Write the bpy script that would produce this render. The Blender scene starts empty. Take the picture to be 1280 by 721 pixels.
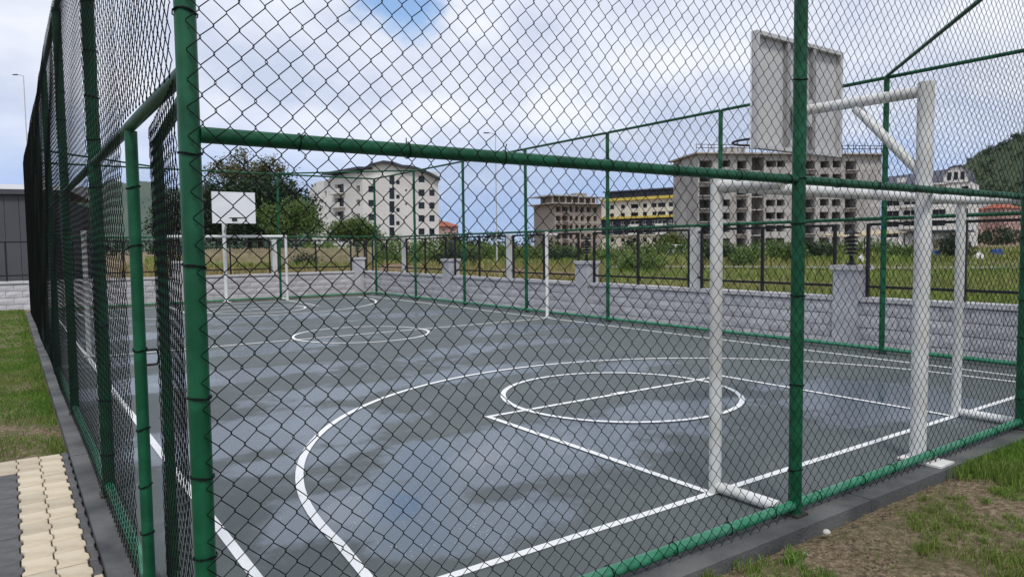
import bpy, bmesh, math, random
import numpy as np
from mathutils import Matrix, Vector
R = math.radians
rnd = random.Random(7)
scene = bpy.context.scene
COL = scene.collection

# ------------------------------------------------------------------ camera
CAM = Vector((-0.4864, -2.4459, 1.62))
AX_R = Vector((0.8170117, -0.5765147, -0.0110781))
AX_U = Vector((0.0432480, 0.0421086, 0.9981766))
AX_F = Vector((0.5749970, 0.8160010, -0.0593363))
FPX = 893.82
cam = bpy.data.cameras.new('camera')
cam.sensor_width = 36.0
cam.lens = FPX / 1280 * 36
cam.clip_start = 0.05
cam.clip_end = 6000
cam_o = bpy.data.objects.new('camera', cam)
COL.objects.link(cam_o)
m3 = Matrix((AX_R, AX_U, -AX_F)).transposed()
cam_o.matrix_world = Matrix.Translation(CAM) @ m3.to_4x4()
scene.camera = cam_o

# ------------------------------------------------------------------ world
SUN_EL, SUN_AZ = R(58), R(212)          # azimuth measured from +Y towards +X
world = bpy.data.worlds.new('World')
scene.world = world
world.use_nodes = True
wn, wl = world.node_tree.nodes, world.node_tree.links
wn.clear()


def wnode(t, **kw):
    n = wn.new(t)
    for k, v in kw.items():
        setattr(n, k, v)
    return n


def wmath(op, a, b=None, clamp=False):
    n = wnode('ShaderNodeMath', operation=op, use_clamp=clamp)
    for i, s in enumerate((a, b)):
        if s is None:
            continue
        if isinstance(s, (int, float)):
            n.inputs[i].default_value = s
        else:
            wl.new(s, n.inputs[i])
    return n.outputs[0]


sky = wnode('ShaderNodeTexSky', sky_type='NISHITA', sun_disc=False)
sky.sun_elevation = SUN_EL
sky.sun_rotation = SUN_AZ
sky.air_density = 1.0
sky.dust_density = 0.2
sky.ozone_density = 2.0
bg_sky = wnode('ShaderNodeBackground')
bg_sky.inputs['Strength'].default_value = 0.11
wl.new(sky.outputs[0], bg_sky.inputs['Color'])
tc = wnode('ShaderNodeTexCoord')
sep = wnode('ShaderNodeSeparateXYZ')
wl.new(tc.outputs['Generated'], sep.inputs[0])
den = wmath('ADD', wmath('MAXIMUM', sep.outputs['Z'], 0.0), 0.30)
cmb = wnode('ShaderNodeCombineXYZ')
wl.new(wmath('DIVIDE', sep.outputs['X'], den), cmb.inputs[0])
wl.new(wmath('DIVIDE', sep.outputs['Y'], den), cmb.inputs[1])


def wnoise(scale, detail, rough, off=(0, 0, 0)):
    mp = wnode('ShaderNodeMapping')
    mp.inputs['Location'].default_value = off
    wl.new(cmb.outputs[0], mp.inputs[0])
    n = wnode('ShaderNodeTexNoise')
    n.inputs['Scale'].default_value = scale
    n.inputs['Detail'].default_value = detail
    n.inputs['Roughness'].default_value = rough
    wl.new(mp.outputs[0], n.inputs['Vector'])
    return n.outputs['Fac']


n1 = wnoise(1.3, 6, 0.55)
n2 = wnoise(2.6, 6, 0.52, (3.1, 7.7, 0))
# the one clear hole in the cloud, high over the court
hole_dir = Vector((0.432, 0.838, 0.340)).normalized()
vd = wnode('ShaderNodeVectorMath', operation='DISTANCE')
wl.new(tc.outputs['Generated'], vd.inputs[0])
vd.inputs[1].default_value = hole_dir
hole = wnode('ShaderNodeMapRange', interpolation_type='SMOOTHSTEP')
wl.new(wmath('ADD', vd.outputs['Value'], wmath('MULTIPLY', wmath('SUBTRACT', n2, 0.5), 0.22)), hole.inputs[0])
hole.inputs[1].default_value = 0.040
hole.inputs[2].default_value = 0.085
# cover rises with height above the horizon, broken by noise
el = wnode('ShaderNodeMapRange')
wl.new(sep.outputs['Z'], el.inputs[0])
el.inputs[1].default_value = 0.0
el.inputs[2].default_value = 0.26
el.inputs[3].default_value = 0.42
el.inputs[4].default_value = 0.46
cov = wnode('ShaderNodeMapRange', interpolation_type='SMOOTHSTEP')
wl.new(wmath('ADD', el.outputs[0], n1), cov.inputs[0])
cov.inputs[1].default_value = 0.38
cov.inputs[2].default_value = 0.80
mask = wmath('MULTIPLY', cov.outputs[0], hole.outputs[0])
mask = wmath('MULTIPLY', mask, 0.97)
ramp = wnode('ShaderNodeValToRGB')
ramp.color_ramp.elements[0].position = 0.34
ramp.color_ramp.elements[0].color = (0.54, 0.60, 0.75, 1)
ramp.color_ramp.elements[1].position = 0.66
ramp.color_ramp.elements[1].color = (0.84, 0.86, 0.93, 1)
wl.new(n2, ramp.inputs[0])
# thin blue-grey veil low over the horizon
veil = wnode('ShaderNodeMapRange', interpolation_type='SMOOTHSTEP')
wl.new(wmath('ADD', sep.outputs['Z'], wmath('MULTIPLY', wmath('SUBTRACT', n1, 0.5), 0.16)), veil.inputs[0])
veil.inputs[1].default_value = 0.03
veil.inputs[2].default_value = 0.20
vmix = wnode('ShaderNodeMix', data_type='RGBA')
wl.new(veil.outputs[0], vmix.inputs['Factor'])
vmix.inputs['A'].default_value = (0.38, 0.51, 0.80, 1)
wl.new(ramp.outputs[0], vmix.inputs['B'])
bg_cl = wnode('ShaderNodeBackground')
bg_cl.inputs['Strength'].default_value = 0.70
wl.new(vmix.outputs['Result'], bg_cl.inputs['Color'])
mixs = wnode('ShaderNodeMixShader')
wl.new(mask, mixs.inputs[0])
wl.new(bg_sky.outputs[0], mixs.inputs[1])
wl.new(bg_cl.outputs[0], mixs.inputs[2])
wout = wnode('ShaderNodeOutputWorld')
wl.new(mixs.outputs[0], wout.inputs[0])

# ------------------------------------------------------------------ sun
sun = bpy.data.lights.new('sun', 'SUN')
sun.energy = 1.5
sun.angle = R(12)
sun.color = (1.0, 0.96, 0.90)
sun_o = bpy.data.objects.new('sun', sun)
COL.objects.link(sun_o)
sd = Vector((math.sin(SUN_AZ) * math.cos(SUN_EL), math.cos(SUN_AZ) * math.cos(SUN_EL), math.sin(SUN_EL)))
sun_o.rotation_euler = sd.to_track_quat('Z', 'Y').to_euler()
sun_o.location = sd * 50

scene.view_settings.view_transform = 'Standard'
scene.view_settings.look = 'None'
scene.view_settings.gamma = 1.0
scene.view_settings.exposure = 0.7
scene.view_settings.use_curve_mapping = False


# ------------------------------------------------------------------ pixel helpers
def ray(x, y):
    return AX_F + AX_R * ((x - 640) / FPX) - AX_U * ((y - 360.5) / FPX)


def PX(x, y, depth):
    return CAM + ray(x, y) * depth


def ground_at(x, depth, z=-0.1):
    p = PX(x, 305, depth)
    return Vector((p.x, p.y, z))


# ------------------------------------------------------------------ materials
MATS = {}


def mat(name, c1, c2=None, rough=0.7, scale=4.0, detail=5, bump=0.0, bscale=None, spec=0.4, metal=0.0,
        coord='Object', island=0.0, objrand=0.0, c3=None, s3=0.6, lo=0.35, hi=0.65, transl=0.0):
    m = bpy.data.materials.new(name)
    m.use_nodes = True
    nt = m.node_tree
    N, L = nt.nodes, nt.links
    b = N['Principled BSDF']
    b.inputs['Roughness'].default_value = rough
    b.inputs['Metallic'].default_value = metal
    b.inputs['Specular IOR Level'].default_value = spec
    t = N.new('ShaderNodeTexCoord')
    out = None
    if c2 is None:
        c2 = c1
    nz = N.new('ShaderNodeTexNoise')
    nz.inputs['Scale'].default_value = scale
    nz.inputs['Detail'].default_value = detail
    L.new(t.outputs[coord], nz.inputs['Vector'])
    rp = N.new('ShaderNodeValToRGB')
    rp.color_ramp.elements[0].position = lo
    rp.color_ramp.elements[1].position = hi
    rp.color_ramp.elements[0].color = (*c1, 1)
    rp.color_ramp.elements[1].color = (*c2, 1)
    L.new(nz.outputs['Fac'], rp.inputs[0])
    out = rp.outputs[0]
    if c3 is not None:
        n3 = N.new('ShaderNodeTexNoise')
        n3.inputs['Scale'].default_value = s3
        n3.inputs['Detail'].default_value = 6
        L.new(t.outputs[coord], n3.inputs['Vector'])
        mr = N.new('ShaderNodeMapRange')
        mr.inputs[1].default_value = 0.45
        mr.inputs[2].default_value = 0.62
        L.new(n3.outputs['Fac'], mr.inputs[0])
        mx = N.new('ShaderNodeMix')
        mx.data_type = 'RGBA'
        L.new(mr.outputs[0], mx.inputs['Factor'])
        L.new(out, mx.inputs['A'])
        mx.inputs['B'].default_value = (*c3, 1)
        out = mx.outputs['Result']
    for amt, kind in ((island, 'geo'), (objrand, 'obj')):
        if amt:
            if kind == 'geo':
                g = N.new('ShaderNodeNewGeometry')
                s = g.outputs['Random Per Island']
            else:
                g = N.new('ShaderNodeObjectInfo')
                s = g.outputs['Random']
            mr = N.new('ShaderNodeMapRange')
            mr.inputs[3].default_value = 1 - amt
            mr.inputs[4].default_value = 1 + amt
            L.new(s, mr.inputs[0])
            hs = N.new('ShaderNodeHueSaturation')
            L.new(mr.outputs[0], hs.inputs['Value'])
            L.new(out, hs.inputs['Color'])
            out = hs.outputs[0]
    L.new(out, b.inputs['Base Color'])
    if bump:
        nb = N.new('ShaderNodeTexNoise')
        nb.inputs['Scale'].default_value = bscale or scale * 6
        nb.inputs['Detail'].default_value = 4
        L.new(t.outputs[coord], nb.inputs['Vector'])
        bp = N.new('ShaderNodeBump')
        bp.inputs['Strength'].default_value = bump
        bp.inputs['Distance'].default_value = 0.02
        L.new(nb.outputs['Fac'], bp.inputs['Height'])
        L.new(bp.outputs[0], b.inputs['Normal'])
    if transl:
        tr = N.new('ShaderNodeBsdfTranslucent')
        L.new(out, tr.inputs['Color'])
        ms = N.new('ShaderNodeMixShader')
        ms.inputs[0].default_value = transl
        L.new(b.outputs[0], ms.inputs[1])
        L.new(tr.outputs[0], ms.inputs[2])
        L.new(ms.outputs[0], N['Material Output'].inputs['Surface'])
    MATS[name] = m
    return m


green = mat('green_paint', (0.0018, 0.074, 0.029), (0.001, 0.050, 0.020), 0.42, 14, bump=0.06, bscale=40, spec=0.35,
            c3=(0.008, 0.100, 0.044), s3=7.0)
rail_green = mat('faded_skylit_green_paint', (0.030, 0.22, 0.115), (0.016, 0.145, 0.070), 0.36, 7, bump=0.08, bscale=50, spec=0.5,  # faded green, lightened further by sky light painted into the colour
                 c3=(0.045, 0.20, 0.12), s3=5.0)
wire = mat('dark_coated_wire', (0.004, 0.008, 0.007), (0.003, 0.005, 0.005), 0.6, 8, spec=0.12)
whitep = mat('white_gloss_paint', (0.74, 0.75, 0.74), (0.62, 0.63, 0.62), 0.4, 3, detail=8, c3=(0.56, 0.56, 0.53), s3=2.0, bump=0.03)
board_s = mat('board_seam_grey', (0.30, 0.30, 0.30), (0.24, 0.24, 0.24), 0.6, 3)
board_w = mat('board_white', (0.78, 0.79, 0.80), (0.72, 0.73, 0.75), 0.45, 3)
board_g = mat('board_back_grey', (0.50, 0.50, 0.50), (0.44, 0.44, 0.44), 0.55, 2, detail=8, c3=(0.51, 0.51, 0.505), s3=1.5)
black = mat('black_metal', (0.010, 0.010, 0.012), (0.018, 0.018, 0.020), 0.5, 6)
rust = mat('dull_dark_metal', (0.045, 0.04, 0.036), (0.03, 0.028, 0.026), 0.6, 6)
kerbm = mat('kerb_concrete', (0.085, 0.088, 0.09), (0.042, 0.045, 0.047), 0.8, 3.5, detail=9, bump=0.35, bscale=60,
            c3=(0.115, 0.117, 0.115), s3=1.6)
blockm = mat('split_block', (0.60, 0.595, 0.62), (0.52, 0.515, 0.54), 0.9, 14, detail=6, bump=0.3, bscale=60, objrand=0.10)
mortar = mat('mortar', (0.34, 0.34, 0.35), (0.27, 0.27, 0.28), 0.95, 10)
copm = mat('coping_stone', (0.64, 0.63, 0.64), (0.53, 0.52, 0.53), 0.8, 3, detail=8, bump=0.2, objrand=0.06)
plaster = mat('pillar_plaster', (0.60, 0.60, 0.63), (0.52, 0.52, 0.55), 0.85, 5, detail=8, bump=0.25, c3=(0.45, 0.45, 0.48), s3=1.8)
paver_y = mat('paver_yellow', (0.52, 0.445, 0.325), (0.42, 0.36, 0.26), 0.85, 11, detail=8, bump=0.4, bscale=120, objrand=0.14,
              c3=(0.57, 0.51, 0.40), s3=5)
paver_g = mat('paver_grey', (0.11, 0.11, 0.112), (0.075, 0.075, 0.078), 0.85, 11, detail=8, bump=0.4, bscale=120, objrand=0.16)
sandm = mat('joint_sand', (0.075, 0.062, 0.045), (0.045, 0.038, 0.03), 0.95, 20)
conc = mat('raw_concrete', (0.40, 0.385, 0.37), (0.31, 0.295, 0.28), 0.9, 0.5, detail=9, c3=(0.45, 0.435, 0.41), s3=0.15)
concd = mat('raw_concrete_slab', (0.46, 0.44, 0.42), (0.36, 0.34, 0.32), 0.9, 0.6, detail=8)
brickc = mat('concrete_and_brick_infill', (0.36, 0.29, 0.24), (0.32, 0.29, 0.26), 0.9, 0.4, detail=9)
whitew = mat('white_render', (0.68, 0.665, 0.635), (0.60, 0.585, 0.555), 0.85, 0.25, detail=9, c3=(0.70, 0.69, 0.67), s3=0.1)
creamw = mat('cream_render', (0.70, 0.66, 0.55), (0.63, 0.59, 0.49), 0.85, 0.3)
yellowm = mat('yellow_render', (0.64, 0.50, 0.11), (0.58, 0.45, 0.09), 0.8, 0.5)
navym = mat('navy_cladding', (0.028, 0.036, 0.052), (0.02, 0.026, 0.04), 0.6, 0.5)
roofd = mat('dark_roof', (0.035, 0.045, 0.058), (0.05, 0.058, 0.07), 0.6, 0.8)
slate = mat('slate_roof', (0.085, 0.09, 0.12), (0.06, 0.065, 0.09), 0.6, 0.9)
glassd = mat('dark_window', (0.012, 0.014, 0.018), (0.02, 0.023, 0.028), 0.15, 0.6, spec=0.5)
redroof = mat('red_tiles', (0.36, 0.11, 0.065), (0.28, 0.085, 0.05), 0.8, 0.6)
pinkw = mat('pink_render', (0.48, 0.31, 0.27), (0.40, 0.25, 0.22), 0.85, 0.4)
greyclad = mat('grey_cladding', (0.070, 0.073, 0.085), (0.055, 0.058, 0.068), 0.6, 0.7, detail=6)
palem = mat('pale_metal_roof', (0.50, 0.50, 0.51), (0.42, 0.42, 0.43), 0.5, 0.5)
shedw = mat('shed_wall', (0.52, 0.51, 0.50), (0.40, 0.39, 0.38), 0.85, 1.5, detail=8)
bluep = mat('blue_plastic', (0.022, 0.085, 0.30), (0.018, 0.065, 0.24), 0.45, 2)
sackm = mat('white_sack', (0.66, 0.65, 0.63), (0.52, 0.51, 0.50), 0.8, 4, bump=0.3)
wood = mat('pale_weathered_wood', (0.46, 0.39, 0.26), (0.34, 0.28, 0.18), 0.9, 3)
barkm = mat('bark', (0.085, 0.065, 0.048), (0.05, 0.04, 0.03), 0.95, 8, bump=0.4)
leaf_dark = mat('leaf_dark', (0.020, 0.042, 0.018), (0.032, 0.060, 0.024), 0.6, 0.35, island=0.45, transl=0.25)
leaf_mid = mat('leaf_mid', (0.08, 0.145, 0.034), (0.13, 0.19, 0.048), 0.6, 0.5, island=0.4, transl=0.3)
leaf_olive = mat('leaf_olive', (0.14, 0.13, 0.055), (0.10, 0.105, 0.045), 0.6, 0.5, island=0.4, transl=0.3)
leaf_lime = mat('leaf_lime', (0.12, 0.15, 0.032), (0.09, 0.125, 0.03), 0.6, 0.5, island=0.35, transl=0.3)
grassm = mat('grass_blades', (0.085, 0.18, 0.020), (0.13, 0.225, 0.030), 0.6, 1.3, island=0.4, transl=0.3, c3=(0.15, 0.20, 0.04), s3=0.8)
fieldm = mat('field_weeds', (0.20, 0.27, 0.055), (0.14, 0.21, 0.042), 0.7, 0.12, island=0.45, transl=0.3, c3=(0.27, 0.26, 0.09), s3=0.05)
drym = mat('dry_grass', (0.34, 0.27, 0.12), (0.22, 0.20, 0.07), 0.8, 0.3, island=0.4, transl=0.3)
soilm = mat('soil_heap', (0.24, 0.165, 0.105), (0.17, 0.12, 0.08), 0.95, 1.2, detail=9, bump=0.6, bscale=6)
stonem = mat('pale_stone', (0.55, 0.52, 0.47), (0.42, 0.40, 0.36), 0.85, 30, bump=0.3)
asph = mat('pale_dirt_road', (0.24, 0.235, 0.225), (0.19, 0.185, 0.175), 0.9, 0.4, detail=8)
hillm = mat('forest_hill', (0.026, 0.042, 0.018), (0.095, 0.105, 0.040), 0.9, 0.06, detail=12, lo=0.42, hi=0.6,
            c3=(0.035, 0.055, 0.026), s3=0.01)
hillfar = mat('haze_tinted_forest_hill', (0.060, 0.090, 0.075), (0.085, 0.115, 0.09), 0.9, 0.03, detail=12)  # blue-green with distance haze painted into the base colour
linem = mat('line_paint', (0.34, 0.35, 0.35), (0.74, 0.75, 0.75), 0.6, 45, detail=9, lo=0.26, hi=0.36)


def court_material():
    m = bpy.data.materials.new('wet_painted_asphalt')
    m.use_nodes = True
    nt = m.node_tree
    N, L = nt.nodes, nt.links
    b = N['Principled BSDF']
    t = N.new('ShaderNodeTexCoord')

    def math_(op, a, c=None, clamp=False):
        n = N.new('ShaderNodeMath')
        n.operation = op
        n.use_clamp = clamp
        for i, s in enumerate((a, c)):
            if s is None:
                continue
            if isinstance(s, (int, float)):
                n.inputs[i].default_value = s
            else:
                L.new(s, n.inputs[i])
        return n.outputs[0]

    def noise(scale, detail, rough=0.55):
        n = N.new('ShaderNodeTexNoise')
        n.inputs['Scale'].default_value = scale
        n.inputs['Detail'].default_value = detail
        n.inputs['Roughness'].default_value = rough
        L.new(t.outputs['Object'], n.inputs['Vector'])
        return n.outputs['Fac']

    def smooth(x, a, c):
        n = N.new('ShaderNodeMapRange')
        n.interpolation_type = 'SMOOTHSTEP'
        n.inputs[1].default_value = a
        n.inputs[2].default_value = c
        L.new(x, n.inputs[0])
        return n.outputs[0]

    sp = N.new('ShaderNodeSeparateXYZ')
    L.new(t.outputs['Object'], sp.inputs[0])
    big = noise(0.75, 4)
    mid = noise(2.6, 7, 0.62)
    # pools left where the surface is a little low: centre, half-axes, depth
    pools = [(1.34, 1.66, .42, .34, 1.45), (1.35, 3.9, .9, .55, .9), (1.1, 2.9, .7, .25, .55), (2.75, 2.1, 1.3, .55, .95),
             (6.7, 1.4, .8, .75, .9), (3.6, 5.2, 1.9, .35, .7), (1.3, 7.0, 1.3, .45, .9), (2.2, 9.3, 1.6, .5, .7),
             (7.6, 8.8, 1.2, .5, .7), (1.75, 1.05, .6, .28, .8), (4.5, 2.3, .9, .4, .6), (5.0, 7.0, 1.8, .35, .5), (6.4, 4.4, .9, .3, .55),
             (4.5, 14.5, 2.0, .6, .7), (2.0, 12.5, 1.4, .5, .7), (7.4, 13.0, 1.2, .5, .6)]
    acc = None
    for (x, y, rx, ry, d) in pools:
        dx = math_('DIVIDE', math_('SUBTRACT', sp.outputs[0], x), rx)
        dy = math_('DIVIDE', math_('SUBTRACT', sp.outputs[1], y), ry)
        r2 = math_('ADD', math_('MULTIPLY', dx, dx), math_('MULTIPLY', dy, dy))
        g = math_('MULTIPLY', math_('POWER', 2.718, math_('MULTIPLY', r2, -0.6)), d)
        acc = g if acc is None else math_('MAXIMUM', acc, g)
    wet = math_('ADD', acc, math_('MULTIPLY', math_('SUBTRACT', big, 0.5), 1.5))
    wet = math_('ADD', wet, math_('MULTIPLY', math_('SUBTRACT', mid, 0.5), 0.85))
    film = smooth(wet, 0.20, 0.46)
    water = smooth(wet, 0.80, 1.05)
    grain = noise(220, 3)
    tone = noise(1.3, 8, 0.65)
    rp = N.new('ShaderNodeValToRGB')
    rp.color_ramp.elements[0].position = 0.3
    rp.color_ramp.elements[1].position = 0.7
    rp.color_ramp.elements[0].color = (0.076, 0.092, 0.093, 1)
    rp.color_ramp.elements[1].color = (0.110, 0.126, 0.126, 1)
    L.new(tone, rp.inputs[0])
    hs = N.new('ShaderNodeHueSaturation')
    L.new(rp.outputs[0], hs.inputs['Color'])
    L.new(math_('ADD', math_('MULTIPLY', grain, 1.5), 0.25), hs.inputs['Value'])
    mx = N.new('ShaderNodeMix')
    mx.data_type = 'RGBA'
    L.new(film, mx.inputs['Factor'])
    L.new(hs.outputs[0], mx.inputs['A'])
    mx.inputs['B'].default_value = (0.074, 0.100, 0.124, 1)  # bluish tint of reflected sky painted into the wet base colour
    # tiny pale flecks of grit
    vo = N.new('ShaderNodeTexVoronoi')
    vo.inputs['Scale'].default_value = 38
    L.new(t.outputs['Object'], vo.inputs['Vector'])
    fl = math_('LESS_THAN', vo.outputs['Distance'], 0.13)
    fl = math_('MULTIPLY', fl, math_('GREATER_THAN', noise(5.0, 3), 0.50))
    fl = math_('MULTIPLY', fl, math_('ADD', 0.25, film, True))
    mf = N.new('ShaderNodeMix')
    mf.data_type = 'RGBA'
    L.new(math_('MULTIPLY', fl, 0.8), mf.inputs['Factor'])
    L.new(mx.outputs['Result'], mf.inputs['A'])
    mf.inputs['B'].default_value = (0.45, 0.46, 0.46, 1)
    L.new(mf.outputs['Result'], b.inputs['Base Color'])
    rg = math_('SUBTRACT', 0.66, math_('MULTIPLY', film, 0.42))
    rg = math_('SUBTRACT', rg, math_('MULTIPLY', water, 0.20))
    L.new(rg, b.inputs['Roughness'])
    L.new(math_('ADD', math_('ADD', 0.35, math_('MULTIPLY', film, 0.75)), math_('MULTIPLY', water, 0.6)), b.inputs['Specular IOR Level'])
    bp = N.new('ShaderNodeBump')
    bp.inputs['Distance'].default_value = 0.004
    L.new(math_('SUBTRACT', 0.7, math_('MULTIPLY', film, 0.62)), bp.inputs['Strength'])
    L.new(grain, bp.inputs['Height'])
    L.new(bp.outputs[0], b.inputs['Normal'])
    return m


courtm = court_material()


def ground_material():
    m = bpy.data.materials.new('soil_and_turf')
    m.use_nodes = True
    nt = m.node_tree
    N, L = nt.nodes, nt.links
    b = N['Principled BSDF']
    b.inputs['Roughness'].default_value = 0.95
    b.inputs['Specular IOR Level'].default_value = 0.2
    t = N.new('ShaderNodeTexCoord')

    def noise(scale, detail, rough=0.6):
        n = N.new('ShaderNodeTexNoise')
        n.inputs['Scale'].default_value = scale
        n.inputs['Detail'].default_value = detail
        n.inputs['Roughness'].default_value = rough
        L.new(t.outputs['Object'], n.inputs['Vector'])
        return n.outputs['Fac']

    def ramp(x, stops):
        r = N.new('ShaderNodeValToRGB')
        while len(r.color_ramp.elements) < len(stops):
            r.color_ramp.elements.new(0.5)
        for e, (p, c) in zip(r.color_ramp.elements, stops):
            e.position = p
            e.color = (*c, 1)
        L.new(x, r.inputs[0])
        return r.outputs[0]
    soil = ramp(noise(26, 12, .78), [(0.36, (0.035, 0.026, 0.018)), (0.49, (0.21, 0.155, 0.10)), (0.62, (0.40, 0.32, 0.22))])
    turf = ramp(noise(3, 8), [(0.35, (0.075, 0.085, 0.028)), (0.65, (0.13, 0.135, 0.05))])
    mr = N.new('ShaderNodeMapRange')
    mr.inputs[1].default_value = 0.47
    mr.inputs[2].default_value = 0.66
    L.new(noise(1.6, 12, .82), mr.inputs[0])
    mx = N.new('ShaderNodeMix')
    mx.data_type = 'RGBA'
    L.new(mr.outputs[0], mx.inputs['Factor'])
    L.new(soil, mx.inputs['A'])
    L.new(turf, mx.inputs['B'])
    L.new(mx.outputs['Result'], b.inputs['Base Color'])
    bp = N.new('ShaderNodeBump')
    bp.inputs['Strength'].default_value = 1.0
    bp.inputs['Distance'].default_value = 0.05
    L.new(noise(24, 8, .7), bp.inputs['Height'])
    L.new(bp.outputs[0], b.inputs['Normal'])
    return m


groundm = ground_material()


# ------------------------------------------------------------------ mesh helpers
class MB:
    """collects shapes, links them as one mesh object"""

    def __init__(self):
        self.v, self.f, self.s = [], [], []

    def face(self, pts, smooth=False):
        i = len(self.v)
        self.v.extend([tuple(p) for p in pts])
        self.f.append(tuple(range(i, i + len(pts))))
        self.s.append(smooth)

    def box(self, x0, x1, y0, y1, z0, z1, M=None):
        c = [(x, y, z) for z in (z0, z1) for y in (y0, y1) for x in (x0, x1)]
        if M is not None:
            c = [tuple(M @ Vector(p)) for p in c]
        i = len(self.v)
        self.v.extend(c)
        for q in ((0, 2, 3, 1), (4, 5, 7, 6), (0, 1, 5, 4), (2, 6, 7, 3), (0, 4, 6, 2), (1, 3, 7, 5)):
            self.f.append(tuple(i + k for k in q))
            self.s.append(False)
        return self

    def tube(self, pts, rad, n=12, caps=True, square=False):
        pts = [Vector(p) for p in pts]
        rads = rad if isinstance(rad, (list, tuple)) else [rad] * len(pts)
        i0 = len(self.v)
        up0 = None
        for k, p in enumerate(pts):
            if k == 0:
                t = pts[1] - p
            elif k == len(pts) - 1:
                t = p - pts[k - 1]
            else:
                t = (pts[k + 1] - p).normalized() + (p - pts[k - 1]).normalized()
            t.normalize()
            if up0 is None:
                up0 = Vector((0, 0, 1)) if abs(t.z) < 0.9 else Vector((0, 1, 0))
            a = t.cross(up0)
            if a.length < 1e-4:
                a = t.cross(Vector((1, 0, 0)))
            a.normalize()
            bb = t.cross(a).normalized()
            for j in range(n):
                th = 2 * math.pi * (j + (0.5 if square else 0)) / n
                self.v.append(tuple(p + (a * math.cos(th) + bb * math.sin(th)) * rads[k]))
        for k in range(len(pts) - 1):
            for j in range(n):
                a, b2 = i0 + k * n + j, i0 + k * n + (j + 1) % n
                self.f.append((a, b2, b2 + n, a + n))
                self.s.append(not square)
        if caps:                       # caps on vertices of their own, so the sides shade straight
            e = i0 + (len(pts) - 1) * n
            self.face([self.v[i0 + j] for j in range(n)][::-1])
            self.face([self.v[e + j] for j in range(n)])
        return self

    def lathe(self, prof, cx, cy, n=16):
        i0 = len(self.v)
        for (r, z) in prof:
            for j in range(n):
                th = 2 * math.pi * j / n
                self.v.append((cx + r * math.cos(th), cy + r * math.sin(th), z))
        for k in range(len(prof) - 1):
            for j in range(n):
                a, b2 = i0 + k * n + j, i0 + k * n + (j + 1) % n
                self.f.append((a, b2, b2 + n, a + n))
                self.s.append(False)
        self.f.append(tuple(i0 + j for j in range(n))[::-1])
        self.s.append(False)
        e = i0 + (len(prof) - 1) * n
        self.f.append(tuple(e + j for j in range(n)))
        self.s.append(False)
        return self

    def mesh(self, name, material):
        me = bpy.data.meshes.new(name)
        me.from_pydata(self.v, [], self.f)
        if any(self.s):
            me.polygons.foreach_set('use_smooth', self.s)
        if material:
            me.materials.append(material)
        me.update()
        return me

    def build(self, name, material, parent=None):
        return link(name, self.mesh(name, material), parent)


def link(name, me, parent=None):
    o = bpy.data.objects.new(name, me)
    COL.objects.link(o)
    if parent is not None:
        o.parent = parent
    return o


def tag(o, label, cat, group=None):
    o['label'] = label
    o['category'] = cat
    if group:
        o['group'] = group
    return o


def kind(o, k):
    o['kind'] = k
    return o


def thing(name, label, cat, loc=(0, 0, 0), rotz=0.0, group=None):
    o = bpy.data.objects.new(name, None)
    o.empty_display_size = 0.2
    COL.objects.link(o)
    o.location = loc
    o.rotation_euler = (0, 0, rotz)
    return tag(o, label, cat, group)


def copy_tree(o, parent=None):
    c = o.copy()
    COL.objects.link(c)
    c.parent = parent
    for ch in list(o.children):
        copy_tree(ch, c)
    return c


def mesh_np(name, V, F, material, smooth=False):
    """V (n,3), F (m,k) all faces the same size"""
    me = bpy.data.meshes.new(name)
    n, m, k = len(V), len(F), F.shape[1]
    me.vertices.add(n)
    me.vertices.foreach_set('co', np.asarray(V, np.float32).ravel())
    me.loops.add(m * k)
    me.loops.foreach_set('vertex_index', np.asarray(F, np.int32).ravel())
    me.polygons.add(m)
    me.polygons.foreach_set('loop_start', np.arange(0, m * k, k, dtype=np.int32))
    me.polygons.foreach_set('loop_total', np.full(m, k, np.int32))
    if smooth:
        me.polygons.foreach_set('use_smooth', np.ones(m, bool))
    me.materials.append(material)
    me.update(calc_edges=True)
    me.validate()
    return me


W, L, ZT = 9.83, 20.27, 3.945
SN, SL = W / 3, L / 7
ZM, ZB = 1.983, 0.07
XC = W / 2 - 0.02

# ================================================================== GROUND
def build_ground():
    # one sheet out to the horizon, finer near the court, lightly uneven
    def axis(c, near, far):
        a = [c]
        s = 0.35
        while a[-1] < far:
            a.append(a[-1] + s)
            if a[-1] > near:
                s *= 1.35
        return a
    xs = sorted(set([-q for q in axis(0, 8, 4500)] + axis(0, 16, 4500)))
    ys = sorted(set([-q for q in axis(0, 5, 4500)] + axis(0, 24, 4500)))
    g = np.random.default_rng(3)
    X, Y = np.meshgrid(xs, ys, indexing='ij')
    Z = -0.034 + 0.012 * np.sin(X * 2.1 + 1.3) * np.sin(Y * 1.7) + 0.009 * np.sin(X * 4.3) * np.sin(Y * 5.1 + .7)
    out = np.clip((np.hypot(X - 5, Y - 10) - 18) / 40, 0, 1)
    Z += out * 0.16 * (np.sin(X * 0.09 + 2) * np.sin(Y * 0.11))
    onc = (X > -.1) & (X < W + 0.6) & (Y > -0.05) & (Y < 22.4)
    Z = np.where(onc, -0.10, Z)
    Z = np.where((X < -.3) & (X > -2.2) & (Y < 4.1) & (Y > -3.0), -0.10, Z)
    Z = np.where(np.hypot(X - 5, Y - 10) > 17, Z - .05, Z)
    nx, ny = X.shape
    V = np.stack([X, Y, Z], -1).reshape(-1, 3)
    i = np.arange(nx * ny).reshape(nx, ny)
    F = np.stack([i[:-1, :-1], i[1:, :-1], i[1:, 1:], i[:-1, 1:]], -1).reshape(-1, 4)
    o = link('ground', mesh_np('ground', V, F, groundm, True))
    kind(o, 'structure')


build_ground()

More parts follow.
